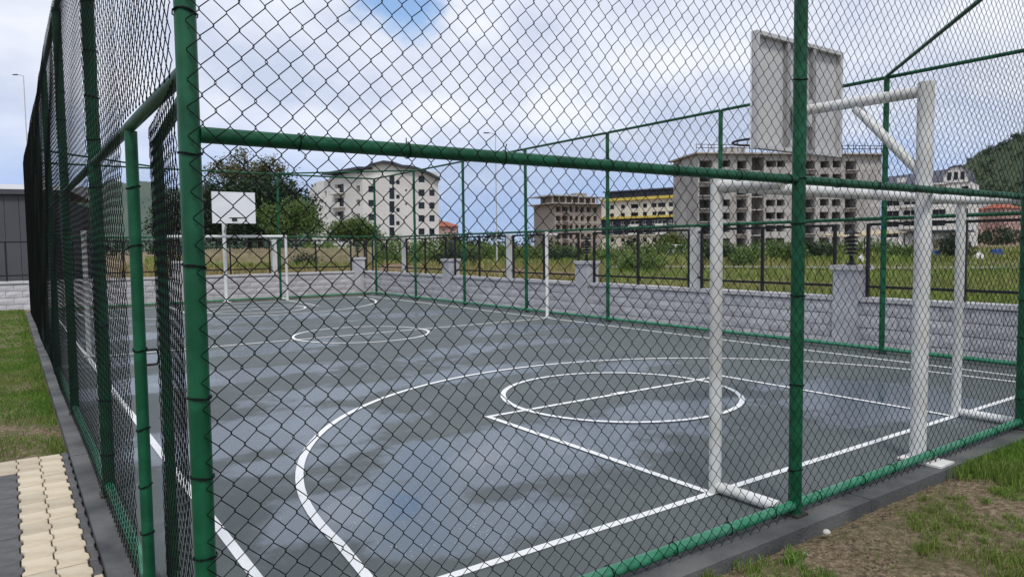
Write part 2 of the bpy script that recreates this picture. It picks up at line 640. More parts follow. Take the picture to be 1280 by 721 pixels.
# court slab and its painted lines
court = MB().box(0.07, 10.14, 0.07, L - 0.07, -0.25, 0.0).build('court_floor', courtm)
kind(court, 'structure')


def strip(pts, w=0.056, z=0.004, closed=False):
    mb = MB()
    P = [Vector((p[0], p[1], 0)) for p in pts]
    n = len(P)
    Ls, Rs = [], []
    for k in range(n):
        if closed:
            t = P[(k + 1) % n] - P[k - 1]
        else:
            t = P[min(k + 1, n - 1)] - P[max(k - 1, 0)]
        t.normalize()
        s = Vector((-t.y, t.x, 0)) * w / 2
        Ls.append(P[k] + s)
        Rs.append(P[k] - s)
    for k in range(n if closed else n - 1):
        j = (k + 1) % n
        q = [Rs[k], Rs[j], Ls[j], Ls[k]]
        mb.face([(v.x, v.y, z) for v in q])
    return mb.build('painted_line', linem, court)


def arc(cx, cy, r, a0, a1, n=48):
    return [(cx + r * math.cos(R(a0 + (a1 - a0) * k / n)), cy + r * math.sin(R(a0 + (a1 - a0) * k / n))) for k in range(n + 1)]


XA, XB, GY = 0.452, 9.32, 0.545
GY2, YC = L - 0.545, 10.09
strip([(XA, GY - .025), (XA, GY2 + .025)], z=0.004)
strip([(XB, GY - .025), (XB, GY2 + .025)], z=0.004)
strip([(XA + .025, GY), (XB - .025, GY)], z=0.004)
strip([(XA + .025, GY2), (XB - .025, GY2)], z=0.004)
strip([(XA + .025, YC), (XB - .025, YC)], z=0.004)
strip(arc(XC, YC, 1.25, 0, 360)[:-1], closed=True, z=0.0065)
XK1, XK2, YF = 3.185, 6.605, 3.18
for sgn, y0 in ((1, 0), (-1, L)):
    yy = lambda y: y0 + sgn * y
    strip([(XK1, yy(GY + .025)), (XK1, yy(YF + .025))], z=0.0065)
    strip([(XK2, yy(GY + .025)), (XK2, yy(YF + .025))], z=0.0065)
    strip([(XK1 + .025, yy(YF)), (XK2 - .025, yy(YF))], z=0.0065)
    strip(arc(XC, yy(YF), 1.27, 0, 360)[:-1], closed=True, z=0.009)
    strip([(XC - .1, yy(YF)), (XC + .1, yy(YF))], w=0.09, z=0.0115)
    a = arc(XC, 1.25, 3.96, 180, 0, 72)
    a = [(XC - 4.02, GY + .025), (XC - 3.99, .9)] + a + [(XC + 3.99, .9), (XC + 4.02, GY + .025)]
    strip([(x, yy(y)) for x, y in a], z=0.0065 if sgn > 0 else 0.0065)

# concrete kerb under the cage, in cast lengths
kerb_root = MB().box(W + .07, 10.14, -0.14, 0.066, -.25, .008).build('kerb', kerbm)
kind(kerb_root, 'structure')


def kerb_run(p0, p1, wlo, whi, axis, n):
    for k in range(n):
        a = p0 + (p1 - p0) * k / n + 0.002
        b = p0 + (p1 - p0) * (k + 1) / n - 0.002
        h = 0.010 + rnd.uniform(-.003, .003)
        mb = MB()
        if axis == 'x':
            mb.box(a, b, wlo, whi, -0.25, h)
        else:
            mb.box(wlo, whi, a, b, -0.25, h)
        mb.build('kerb_length', kerbm, kerb_root)


kerb_run(-0.145, W + .07, -0.145, 0.066, 'x', 5)
kerb_run(0.070, L - 0.07, -0.145, 0.066, 'y', 10)
kerb_run(-0.145, 10.14, L - 0.066, L + 0.145, 'x', 5)


# ================================================================== CAGE
cage = thing('chain_link_cage', 'green steel sports cage of posts, rails and dark chain link mesh around the court', 'cage', (0, 0, 0))


def chain(name, w, h, seed, n=4, rad=0.0018, cw=0.081, ch=0.086, wav=0.012, bulge=0.014):
    """woven diamond mesh in the local xz plane, y is out of plane"""
    g = np.random.default_rng(seed)
    dx = cw / 2
    nw = int(round(w / dx))
    dx = w / nw
    hz = ch / 2
    nk = int(h / hz)
    hz = h / nk
    k = np.arange(nk + 1)
    e = 0.0026
    V, F = [], []
    ph = g.uniform(0, 6.28, 8)
    base = 0
    for i in range(nw):
        c = (i + .5) * dx
        s = np.where((i + k) % 2 == 0, 1., -1.)
        a = dx / 2 + rad * 0.8
        x = np.repeat(c + s * a, 2)
        z = np.repeat(k * hz, 2)
        z[0::2] -= e
        z[1::2] += e
        y = np.zeros(2 * (nk + 1))
        d = 0.0016
        y[1::2] = np.where((i + k) % 2 == 0, d, -d)
        y[2::2] = y[1:-1:2]
        y[0] = 0
        # slack and dents of the woven wire
        xx, zz = x.copy(), z.copy()
        x = x + wav * (.5 * np.sin(1.9 * zz + ph[0] + .6 * xx) + .35 * np.sin(3.7 * zz + 2.3 * xx + ph[1]) + .22 * np.sin(9.1 * zz + 6.7 * xx + ph[6]))
        z = z + wav * (.5 * np.sin(2.3 * xx + ph[2]) + .35 * np.sin(4.1 * xx + 1.9 * zz + ph[3]) + .22 * np.sin(8.3 * xx - 7.7 * zz + ph[7]))
        x = x + np.repeat(g.normal(0, .0012, nk + 1), 2)
        z = z + np.repeat(g.normal(0, .0012, nk + 1), 2)
        edge = np.sin(np.clip(xx / w, 0, 1) * math.pi)
        y = y + bulge * edge * (np.sin(3.1 * zz + ph[4]) * .6 + np.sin(1.7 * xx + 4.7 * zz + ph[5]) * .4)
        P = np.stack([x, y, z], -1)
        T = np.gradient(P, axis=0)
        T /= np.linalg.norm(T, axis=1)[:, None]
        n1 = np.array([0, 1., 0])
        n2 = np.cross(T, n1)
        n2 /= np.linalg.norm(n2, axis=1)[:, None]
        for j in range(n):
            th = 2 * math.pi * j / n
            V.append(P + rad * (math.cos(th) * n1 + math.sin(th) * n2))
        m = len(P)
        q = np.arange(m - 1)
        for j in range(n):
            j2 = (j + 1) % n
            F.append(np.stack([base + j * m + q, base + j2 * m + q, base + j2 * m + q + 1, base + j * m + q + 1], -1))
        base += n * m
    return mesh_np(name, np.concatenate(V), np.concatenate(F), wire, True)


def mesh_panel(me, loc, rotz, parent=cage):
    o = link('mesh_panel', me, parent)
    o.location = loc
    o.rotation_euler = (0, 0, rotz)
    kind(o, 'stuff')
    return o


PR = 0.038                                   # post radius


def post(x, y, h=ZT, r=PR):
    o = MB().tube([(0, 0, 0), (0, 0, h)], r, 18).build('post', green, cage)
    o.location = (x, y, 0.0)
    f = MB().box(-.055, .055, -.055, .055, .008, .022)
    f.build('foot_plate', rust, o)
    return o


def rail(p, q, r, m=green, name='rail'):
    return MB().tube([p, q], r, 14).build(name, m, cage)


# posts
for k in range(4):
    post(k * SN, 0, r=.033 if k == 0 else PR)
    post(k * SN, L)
for k in range(1, 7):
    post(0, k * SL)
    post(W, k * SL)
# rails: bottom, middle, top on each side
MZL = 2.185
for k in range(3):
    a, b = k * SN + PR * .8, (k + 1) * SN - PR * .8
    for y in (0, L):
        rail((a, y, ZB), (b, y, ZB), 0.030, rail_green, 'bottom_rail')
        rail((a, y, ZM), (b, y, ZM), 0.026, green, 'middle_rail')
        rail((a, y, ZT), (b, y, ZT), 0.026, green, 'top_rail')
for k in range(7):
    a, b = k * SL + PR * .8, (k + 1) * SL - PR * .8
    for x in (0, W):
        z = MZL if x == 0 else 1.955
        if x or k:
            rail((x, a, ZB), (x, b, ZB), 0.030, rail_green, 'bottom_rail')
        rail((x, a, z), (x, b, z), 0.026, green, 'middle_rail')
        rail((x, a, ZT), (x, b, ZT), 0.026, green, 'top_rail')
# gate jamb in the first left bay
GJ = 1.255
jamb = MB().tube([(0, 0, 0), (0, 0, MZL - .024)], .027, 18).build('gate_jamb', green, cage)
jamb.location = (0, GJ, 0)
MB().box(-.055, .055, -.055, .055, .008, .022).build('foot_plate', rust, jamb)
MB().tube([(.02, -.01, 1.085), (.066, -.01, 1.085), (.074, -.01, 1.093), (.074, -.01, 1.147), (.066, -.01, 1.155), (.02, -.01, 1.155)], .006, 8).build('latch_loop', black, jamb)
rail((0, GJ + PR * .8, ZB), (0, SL - PR * .8, ZB), 0.030, rail_green, 'bottom_rail')
# corner braces in the plane of the top rails
for p, q in (((W, SL), (2 * SN, 0)), ((W, L - SL), (2 * SN, L)), ((0, SL), (SN, 0)), ((0, L - SL), (SN, L))):
    rail((p[0], p[1], ZT + .02), (q[0], q[1], ZT + .02), 0.024, green, 'corner_brace')

# mesh
OFF = PR + 0.006
MH = 3.90
for k in range(3):
    mesh_panel(chain('near_mesh_%d' % k, SN, MH, 11 + k), (k * SN, -OFF, 0.03), 0)
far_me = chain('far_mesh', SN, MH, 31, n=3, rad=.0017)
for k in range(3):
    mesh_panel(far_me, (k * SN, L + OFF, 0.03), 0)
side = [chain('side_mesh_%d' % k, SL, MH, 41 + k, n=3, rad=.0016, bulge=0.012, wav=.012) for k in range(2)]
for k in range(7):
    mesh_panel(side[k % 2], (W + OFF, k * SL, 0.03), R(90))
    if k:
        mesh_panel(side[(k + 1) % 2], (-OFF, k * SL, 0.03), R(90))
mesh_panel(chain('lintel_mesh', GJ, MH + .03 - 2.19, 61, rad=.0018), (-OFF, 0.0, 2.17), R(90))
mesh_panel(chain('jamb_mesh', SL - GJ, MH, 62, rad=.0017, bulge=.015), (-OFF, GJ, 0.03), R(90))
# tie wires round posts and rails
tm = MB().tube([(math.cos(t) * (PR + .0045), math.sin(t) * (PR + .0045), .004 * math.sin(2.2 * t)) for t in np.linspace(0, 2 * math.pi * 1.9, 24)], .0024, 5).mesh('tie_wire', wire)
for (x, y, hh) in [(0, 0, ZT), (SN, 0, ZT), (2 * SN, 0, ZT), (0, SL, ZT), (0, 2 * SL, ZT), (W, SL, ZT), (0, GJ, 2.1)]:
    z = .28
    while z < hh:
        o = link('tie_wire', tm, cage)
        o.location = (x, y, z + rnd.uniform(-.03, .03))
        if x == 0 and y in (0, GJ):
            k_ = .88 if y == 0 else .73
            o.scale = (k_, k_, 1)
        o.rotation_euler = (rnd.uniform(-.2, .2), rnd.uniform(-.2, .2), rnd.uniform(0, 6))
        z += rnd.choice((.26, .34, .43, .52))
tr = MB().tube([(.002 * math.sin(2 * t), math.cos(t) * .0345, math.sin(t) * .0345) for t in np.linspace(0, 2 * math.pi * 1.7, 22)] + [(.012, .05, .04)], .0024, 5).mesh('rail_tie', wire)
for z in (ZB, ZM):
    x = .35
    while x < 2.4 * SN:
        o = link('rail_tie', tr, cage)
        o.location = (x, 0, z)
        o.scale = (1, 1, 1) if z == ZB else (1, .88, .88)
        o.rotation_euler = (rnd.uniform(0, 6), 0, rnd.uniform(-.15, .15))
        x += rnd.uniform(.38, .62)

# gate leaf, a little ajar inwards
gate = bpy.data.objects.new('gate_leaf', None)
COL.objects.link(gate)
gate.parent = cage
gate.location = (0.0, 0.05, 0)
gate.rotation_euler = (0, 0, R(90 - 4.9))
GL0, GL1, GH0, GH1 = 0.03, 1.13, 0.10, 2.11
for p, q in (((GL0, 0, GH0), (GL0, 0, GH1)), ((GL1, 0, GH0), (GL1, 0, GH1))):
    MB().tube([p, q], .022, 12).build('stile', green, gate)
for z in (GH0, GH1):
    MB().tube([(GL0 + .02, 0, z), (GL1 - .02, 0, z)], .020, 12).build('cross_bar', green, gate)
gm = link('gate_mesh', chain('gate_mesh', 1.20, 2.10, 71, rad=.0016, bulge=.012, wav=.012), gate)
gm.location = (GL0 - .01, .028, GH0 - .03)
kind(gm, 'stuff')
for z in (.45, 1.75):
    MB().tube([(-.028, 0, z - .05), (-.028, 0, z + .05)], .013, 8).build('hinge', rust, gate)


# ================================================================== GOALS, HOOPS, NET POSTS
def make_goal(label):
    t = thing('goal_frame', label, 'goal', (0, 0, 0), 0, 'small goals at the ends of the court')
    pr = 0.04
    for x in (XK1 + .04, XK2 + .04):
        MB().tube([(x, GY, 0.006), (x, GY, 2.03)], pr, 18).build('goal_post', whitep, t)
        MB().tube([(x, GY - pr * .7, 1.985), (x, .075, 1.965)], pr * .9, 16).build('top_side_bar', whitep, t)
        MB().tube([(x, GY - pr * .7, .045), (x, .075, .045)], pr * .9, 16).build('ground_bar', whitep, t)
    MB().tube([(XK1 + .04 + pr * .7, GY, 1.99), (XK2 + .04 - pr * .7, GY, 1.99)], pr, 18).build('crossbar', whitep, t)
    return t


goal = make_goal('white tubular goal against the mesh beside the overhead grey-backed board')
g2 = copy_tree(goal)
g2.location = (W - .02, L, 0)
g2.rotation_euler = (0, 0, R(180))
g2['label'] = 'white tubular goal standing below the white-faced backboard by the far wall'


def make_hoop(label):
    t = thing('basketball_hoop', label, 'basketball hoop', (0, 0, 0), 0, 'basketball hoops at the ends of the court')
    x, y = 4.97, 0.096
    MB().tube([(x, y, .03), (x, y, 2.76)], .056, 20).build('pole', whitep, t)
    MB().box(x - .12, x + .09, y - .215, y + .09, .012, .026).build('base_plate', sackm, t)
    MB().tube([(x, y + .04, 2.70), (4.91, 1.03, 2.70)], .042, 16).build('arm', whitep, t)
    MB().tube([(x, y + .03, 2.12), (4.94, .60, 2.655)], .036, 16).build('brace', whitep, t)
    # board: sheet with a turned-back rim and stiffeners behind
    x = 4.91
    X0, X1, Z0, Z1, yb = x - .60, x + .60, 2.36, 3.26, 1.09
    bd = MB().box(X0, X1, yb, yb + .012, Z0, Z1).build('backboard', board_w, t)
    MB().box(X0 + .004, X1 - .004, yb - .006, yb - .002, Z0 + .004, Z1 - .004).build('back_sheet', board_g, bd)
    for (a, b, c, d) in ((X0, X0 + .03, Z0, Z1), (X1 - .03, X1, Z0, Z1), (X0 + .03, X1 - .03, Z1 - .03, Z1), (X0 + .03, X1 - .03, Z0, Z0 + .03)):
        MB().box(a, b, yb - .050, yb - .008, c, d).build('rim_channel', board_g, bd)
    for dx in (-.20, .16):
        MB().box(x + dx, x + dx + .04, yb - .046, yb - .008, Z0 + .032, Z1 - .032).build('stiffener', board_s, bd)
    MB().box(x - .13, x + .13, yb - .06, yb - .048, 2.58, 2.80).build('mounting_plate', board_g, bd)
    # ring
    rc = (x, yb + .012 + .12 + .225, 2.50)
    pts = [(rc[0] + .225 * math.cos(a), rc[1] + .225 * math.sin(a), rc[2]) for a in np.linspace(0, 2 * math.pi, 40)]
    ring = MB().tube(pts, .010, 8, caps=False).build('ring', rust, t)
    mb = MB().box(x - .07, x + .07, yb + .014, yb + .022, 2.42, 2.53)
    for sx in (-.06, .06):
        mb.tube([(x + sx, yb + .02, 2.50), (x + sx, rc[1] - .21, 2.50)], .009, 6)
    mb.build('ring_bracket', rust, ring)
    return t


hoop = make_hoop('basketball post with grey-backed board overhanging the court beside the chain link mesh')
h2 = copy_tree(hoop)
h2.location = (W + .02, L, 0)
h2.rotation_euler = (0, 0, R(180))
h2['label'] = 'basketball post with plain white-faced board before the dark trees'


def net_post(x, label):
    t = thing('net_post', label, 'net post', (x, YC, 0), 0, 'net posts on the halfway line')
    MB().tube([(0, 0, .012), (0, 0, 1.90)], .036, 16).build('tube', whitep, t)
    MB().tube([(0, 0, 1.90), (0, 0, 1.925)], .041, 16).build('cap', whitep, t)
    MB().box(-.07, .07, -.07, .07, .012, .022).build('foot_plate', whitep, t)
    s = 1 if x > 5 else -1
    MB().tube([(0, -.03, 1.86), (s * .0, -.36, 1.86)], .022, 10).build('winch_arm', whitep, t)
    return t


net_post(9.30, 'white net post on the halfway line beside the block wall')
net_post(0.47, 'white net post on the halfway line by the side of the cage with the gate')


# ================================================================== BLOCK WALLS
def block_mesh(seed, w=.385, h=.176, d=.10):
    g = random.Random(seed)
    nx, nz = 4, 2
    mb = MB()
    P = {}
    for i in range(nx + 1):
        for j in range(nz + 1):
            e = i in (0, nx) or j in (0, nz)
            P[i, j] = (w * i / nx, -.004 if e else -.008 - g.uniform(0, .008), h * j / nz)
    for i in range(nx):
        for j in range(nz):
            mb.face([P[i, j], P[i + 1, j], P[i + 1, j + 1], P[i, j + 1]])
    A, B, C_, D = P[0, 0], P[nx, 0], P[nx, nz], P[0, nz]
    back = lambda p: (p[0], d, p[2])
    mb.face([A, back(A), back(B), B])
    mb.face([D, C_, back(C_), back(D)])
    mb.face([A, D, back(D), back(A)])
    mb.face([B, back(B), back(C_), C_])
    return mb.mesh('wall_block', blockm)


BLK = [block_mesh(s) for s in range(5)]


def block_wall(label, origin, rotz, length, pillars):
    """face along local +x at local y=0 looking to local -y"""
    t = thing('block_wall', label, 'wall', origin, rotz)
    MB().box(0, length, .012, .24, -.3, .705).build('mortar_core', mortar, t)
    n = 0
    for r_ in range(4):
        z = -.06 + r_ * .19
        x = -.2 if r_ % 2 else 0.0
        while x < length - .2:
            if x >= 0 and n < 290:
                o = link('wall_block', BLK[rnd.randrange(5)], t)
                o.location = (x + .004, rnd.uniform(-.004, .004), z)
                n += 1
            x += .395
    x = 0
    while x < length:
        b = min(x + .99, length)
        MB().box(x + .003, b - .003, -.035, .27, .708, .772 + rnd.uniform(-.003, .003)).build('coping_stone', copm, t)
        x += .99
    for p in pillars:
        q = MB().box(p - .20, p + .20, -.055, .30, -.3, 1.19).build('pillar', plaster, t)
        MB().box(p - .235, p + .235, -.09, .335, 1.192, 1.262).build('pillar_cap', copm, q)
    return t


WX, WY = 10.20, 22.22
PIL = [WY - 3.65, WY - 9.92, WY - 16.05]
# right wall: local x runs towards -Y, face looks to -X
block_wall('long grey split-block wall with pillars beside the court and grassy field', (WX, WY, 0), R(-90), 26.0, [WY - 16.05, WY - 9.92, WY - 3.65, WY + 2.6])
block_wall('grey split-block wall closing the far end, below the dark trees', (-14.0, WY, 0), 0, 24.5, [24.05, 18.0, 11.9, 5.8])


def wall_fence(label, origin, rotz, pil, mids, x0, x1):
    t = thing('rail_fence', label, 'fence', origin, rotz)
    y = .11

    def bar(x, name='post'):
        MB().box(x - .022, x + .022, y - .022, y + .022, .775, 1.90).build(name, black, t)
    stops = sorted([(p, .27, 'p') for p in pil] + [(m, .155, 'm') for m in mids])
    for i, (p, hw, kd) in enumerate(stops):
        for s in (-1, 1):
            if x0 < p + s * hw < x1:
                bar(p + s * hw)
        if kd == 'm':
            w_ = MB().box(p - .075, p + .075, y - .075, y + .075, .774, 1.93).build('white_post', whitep, t)
            for z in (.98, 1.84):
                MB().box(p - .135, p - .077, y - .015, y + .015, z - .02, z + .02).build('bracket', black, w_)
                MB().box(p + .077, p + .135, y - .015, y + .015, z - .02, z + .02).build('bracket', black, w_)
        if i + 1 < len(stops):
            q, hq, _ = stops[i + 1]
            a, b = p + hw + .022, q - hq - .022
            mid = (a + b) / 2
            bar(mid)
            for z in (.935, 1.885):
                for (u, v) in ((a, mid - .022), (mid + .022, b)):
                    MB().box(u, v, y - .017, y + .017, z - .02, z + .02).build('fence_rail', black, t)
    return t


rp = sorted([WY - 22.22 + .0, WY - 16.05, WY - 9.92, WY - 3.65, WY + 2.6])
wall_fence('black metal rail fence with white posts on the wall beside the field', (WX, WY, 0), R(-90), rp[1:] + [0.35],
           [WY - 19.05, WY - 12.95, WY - 6.75, WY - .5], 0, 26)
wall_fence('black metal rail fence on the far wall below the dark trees', (-14.0, WY, 0), 0, [24.05, 18.0, 11.9, 5.8], [21.0, 14.95, 8.85, 2.8], 0, 24.5)


def lantern(x, y, label):
    t = thing('pillar_lantern', label, 'lantern', (x, y, 1.262), 0, 'lanterns on the wall pillars')
    MB().lathe([(.075, .002), (.075, .02), (.05, .04), (.03, .06), (.03, .16)], 0, 0, 14).build('base', black, t)
    for k in range(5):
        z = .17 + k * .062
        MB().lathe([(.045, z), (.115, z + .004), (.115, z + .012), (.05, z + .034)], 0, 0, 16).build('louvre', black, t)
    MB().tube([(0, 0, .15), (0, 0, .48)], .038, 12).build('lamp_tube', palem, t)
    MB().lathe([(.12, .482), (.12, .50), (.06, .53), (.02, .56)], 0, 0, 16).build('cap', black, t)


for (x, y, lb) in ((WX + .12, 3.65, 'black louvred lantern on the pillar behind the overhanging board'),
                   (WX + .12, 9.92, 'black louvred lantern on the pillar near the white net post'),
                   (WX + .12, 16.05, 'black louvred lantern on the pillar next after the wall corner'),
                   (10.05, WY + .12, 'black louvred lantern on the corner pillar where the walls meet'),
                   (4.0, WY + .12, 'black louvred lantern on the far wall pillar in front of trees'),
                   (-2.1, WY + .12, 'black louvred lantern on the far wall pillar before the grey building')):
    lantern(x, y, lb)


# ================================================================== PAVER PATH
path = MB().box(-2.4, -0.150, -3.2, 4.36, -.2, -.042).build('paver_path', sandm)
kind(path, 'structure')


def paver_mesh(name, w, d, m, zig=.007, gap=.0036, h=.06):
    """footprint w (x) by d (y); the long sides carry interlocking teeth"""
    prof = [(0, 0), (.16, 0), (.28, 1), (.60, 1), (.72, 0), (1, 0)]
    left = [(0 + (zig if s else -zig) + gap, f * d) for f, s in prof]
    right = [(w + (zig if s else -zig) - gap, f * d) for f, s in prof]
    pts = left + right[::-1]
    pts = [(x, min(max(y, gap), d - gap)) for x, y in pts]
    mb = MB()
    n = len(pts)
    cx, cy = w / 2, d / 2
    b = .004
    top = [(x + (b if x < cx else -b), y + (b if y < cy - .001 else -b if y > cy + .001 else 0), 0) for x, y in pts]
    mid = [(x, y, -b) for x, y in pts]
    bot = [(x, y, -h) for x, y in pts]
    mb.face(top[::-1])
    for k in range(n):
        j = (k + 1) % n
        mb.face([top[j], mid[j], mid[k], top[k]][::-1])
        mb.face([mid[j], bot[j], bot[k], mid[k]][::-1])
    me = mb.mesh(name, m)
    bm = bmesh.new()
    bm.from_mesh(me)
    bmesh.ops.recalc_face_normals(bm, faces=bm.faces)
    bm.to_mesh(me)
    bm.free()
    return me


PD = 0.207
cols = [(-.196, .046, 'g'), (-.343, .147, 'y'), (-.490, .147, 'y')]
x = -.490
while x > -2.3:
    cols.append((x - .147, .147, 'g'))
    x -= .147
pm = {('g', .046): paver_mesh('paver', .046, PD, paver_g, zig=.004), ('y', .147): paver_mesh('paver', .147, PD, paver_y), ('g', .147): paver_mesh('paver', .147, PD, paver_g),
      ('y', .046): paver_mesh('paver', .046, PD, paver_y, zig=.004)}
cnt = 0
for ci, (x, w, c) in enumerate(cols):
    y = 4.36 - PD
    r_ = 0
    while y > (0.7 if x < -1.2 else -2.9):
        cc = c
        if x < -.5 and r_ < 2:
            cc = 'y'
        if w < .1 and r_ in (13, 14):
            cc = 'y'
        o = link('paver', pm[(cc, w)], path)
        o.location = (x, y, -.020 + rnd.uniform(-.003, .003))
        o.rotation_euler = (rnd.uniform(-.006, .006), rnd.uniform(-.008, .008), 0)
        cnt += 1
        y -= PD
        r_ += 1
        if cnt > 296:
            break
    if cnt > 296:
        break


# ================================================================== GRASS
def blades(name, pts, hgt, wid, material, seed, lean=.5, segs=2):
    g = np.random.default_rng(seed)
    n = len(pts)
    pts = np.asarray(pts)
    h = hgt * g.uniform(.5, 1.25, n)
    w = wid * g.uniform(.7, 1.3, n)
    a = g.uniform(0, 2 * math.pi, n)
    la = g.uniform(0, 2 * math.pi, n)
    le = lean * g.uniform(.1, 1., n) * h
    dx, dy = np.cos(a) * w / 2, np.sin(a) * w / 2
    lx, ly = np.cos(la) * le, np.sin(la) * le
    z0 = pts[:, 2]
    v = np.zeros((n, 5, 3))
    v[:, 0] = np.stack([pts[:, 0] - dx, pts[:, 1] - dy, z0], -1)
    v[:, 1] = np.stack([pts[:, 0] + dx, pts[:, 1] + dy, z0], -1)
    v[:, 2] = np.stack([pts[:, 0] + dx * .8 + lx * .35, pts[:, 1] + dy * .8 + ly * .35, z0 + h * .6], -1)
    v[:, 3] = np.stack([pts[:, 0] - dx * .8 + lx * .35, pts[:, 1] - dy * .8 + ly * .35, z0 + h * .6], -1)
    v[:, 4] = np.stack([pts[:, 0] + lx, pts[:, 1] + ly, z0 + h * (1 - .2 * lean)], -1)
    b = np.arange(n)[:, None] * 5
    F = np.concatenate([b + np.array([[0, 1, 2]]), b + np.array([[0, 2, 3]]), b + np.array([[3, 2, 4]])], 0)
    return link(name, mesh_np(name, v.reshape(-1, 3), F, material))


def patchy(x, y):
    return (np.sin(x * 1.9 + .6 * np.sin(y * 2.3)) + np.sin(y * 2.7 + 1.1 + .8 * np.sin(x * 1.3)) + .8 * np.sin(x * 4.7 - y * 3.9) + .6 * np.sin(9.1 * x + 7.3 * y)) / 3.4


def bare(x, y):
    return np.clip((-y - .36 + .10 * np.sin(5 * x) + .07 * np.sin(13 * x + 2)) / .10, 0, 1) + np.clip((x - 4.85) / .2, 0, 1) + np.clip((2.85 - x) / .15, 0, 1)


def scatter(n, x0, x1, y0, y1, seed, keep):
    g = np.random.default_rng(seed)
    x = g.uniform(x0, x1, n)
    y = g.uniform(y0, y1, n)
    k = g.uniform(0, 1, n) < keep(x, y)
    x, y = x[k], y[k]
    return np.stack([x, y, np.full(len(x), -.050)], -1)


# near strip of patchy turf and bare soil
p = scatter(300000, 1.4, 8.5, -2.2, -.16, 5, lambda x, y: np.clip(.22 + 1.5 * (patchy(x, y) + .06 - .35 * np.clip((y + .75) / .6, 0, 1) + .9 * np.clip((x - 5.5) / .6, 0, 1)), .012, 1) * np.clip(bare(x, y), .03, 1))
kind(blades('turf_grass', p, .045, .0038, grassm, 6), 'stuff')
p = scatter(42000, 4.6, 9.6, -.95, -.17, 15, lambda x, y: np.clip(1.4 * np.clip((x - 4.75 + .25 * patchy(x * 2, y * 2)) / .5, 0, 1) - .5 * np.clip((-y - .6) / .3, 0, 1), 0, 1))
kind(blades('long_turf_grass', p, .11, .0055, grassm, 16), 'stuff')
p = scatter(150000, -3.0, -.16, 4.4, 12.5, 7, lambda x, y: np.clip(.95 + .6 * patchy(x, y) - .8 * np.exp(-((y - 5.4) / .55) ** 2), .04, 1))
kind(blades('lawn_grass', p, .050, .006, grassm, 8), 'stuff')
p = scatter(60000, -6, -.16, 12.5, 22.1, 9, lambda x, y: np.full(len(x), .9))
kind(blades('far_lawn_grass', p, .055, .012, grassm, 10), 'stuff')
# tufts
tg = np.random.default_rng(77)
tp = []
for k in range(900):
    cx_, cy_ = tg.uniform(1.8, 7.5), -.17 - abs(tg.normal(0, .7))
    if patchy(np.array(cx_), np.array(cy_)) < -.25 or cy_ < -2.2 or bare(np.array(cx_), np.array(cy_)) < tg.uniform(.15, 1):
        continue
    m_ = int(tg.uniform(25, 70))
    q_ = tg.normal(0, tg.uniform(.012, .035), (m_, 2))
    tp.append(np.stack([cx_ + q_[:, 0], np.minimum(cy_ + q_[:, 1], -.152), np.full(m_, -.05)], -1))
kind(blades('grass_tufts', np.concatenate(tp), .065, .004, grassm, 78, lean=.9), 'stuff')
# dead clods and small stones
for (sx, sy, r_, lb) in ((3.26, -.215, .022, 'small pale round stone lying on soil beside the kerb'), (2.92, -.30, .011, 'tiny white pebble in the grass near the kerb')):
    bm = bmesh.new()
    bmesh.ops.create_icosphere(bm, subdivisions=2, radius=r_)
    for v in bm.verts:
        v.co *= 1 + rnd.uniform(-.10, .10)
        v.co.z *= .75
    me = bpy.data.meshes.new('stone')
    bm.to_mesh(me)
    bm.free()
    me.materials.append(stonem)
    o = link('stone', me)
    o.location = (sx, sy, -.038 + r_ * .6)
    tag(o, lb, 'stone')
# loose clods of soil
cl = MB()
g = random.Random(4)
for k in range(2600):
    x, y = g.uniform(1.8, 8), -.17 - abs(g.gauss(0, .45))
    s = g.uniform(.003, .010) * (1.8 if g.random() < .12 else 1)
    z = -.043
    a = g.uniform(0, 6.28)
    q = [(x + s * math.cos(a + i * 1.57) * g.uniform(.7, 1.2), y + s * math.sin(a + i * 1.57) * g.uniform(.7, 1.2), z) for i in range(4)]
    top = (x + g.uniform(-.3, .3) * s, y, z + s * g.uniform(.6, 1.1))
    for i in range(4):
        cl.face([q[i], q[(i + 1) % 4], top])
clodm = mat('clods', (0.16, 0.115, 0.075), (0.07, 0.05, 0.035), 0.95, 9, island=.5)
kind(cl.build('soil_clods', clodm), 'stuff')


def field_points(n, seed, dmin, dmax, px0, px1):
    g = np.random.default_rng(seed)
    d = dmin + (dmax - dmin) * g.uniform(0, 1, n) ** 1.4
    px = g.uniform(px0, px1, n)
    out = []
    for a, b in zip(d, px):
        q = ground_at(b, a, -.12)
        if q.x > WX + .4 or q.y > WY + .4:
            out.append((q.x, q.y, -.12))
    return np.array(out)


kind(blades('field_grass', field_points(52000, 21, 13, 70, 480, 1420), .42, .035, fieldm, 22, lean=.7), 'stuff')
kind(blades('far_field_grass', field_points(30000, 23, 55, 150, 180, 1420), .75, .12, fieldm, 24, lean=.7), 'stuff')
kind(blades('dry_field_grass', field_points(12000, 25, 26, 80, 150, 760), .65, .05, drym, 26, lean=.7), 'stuff')


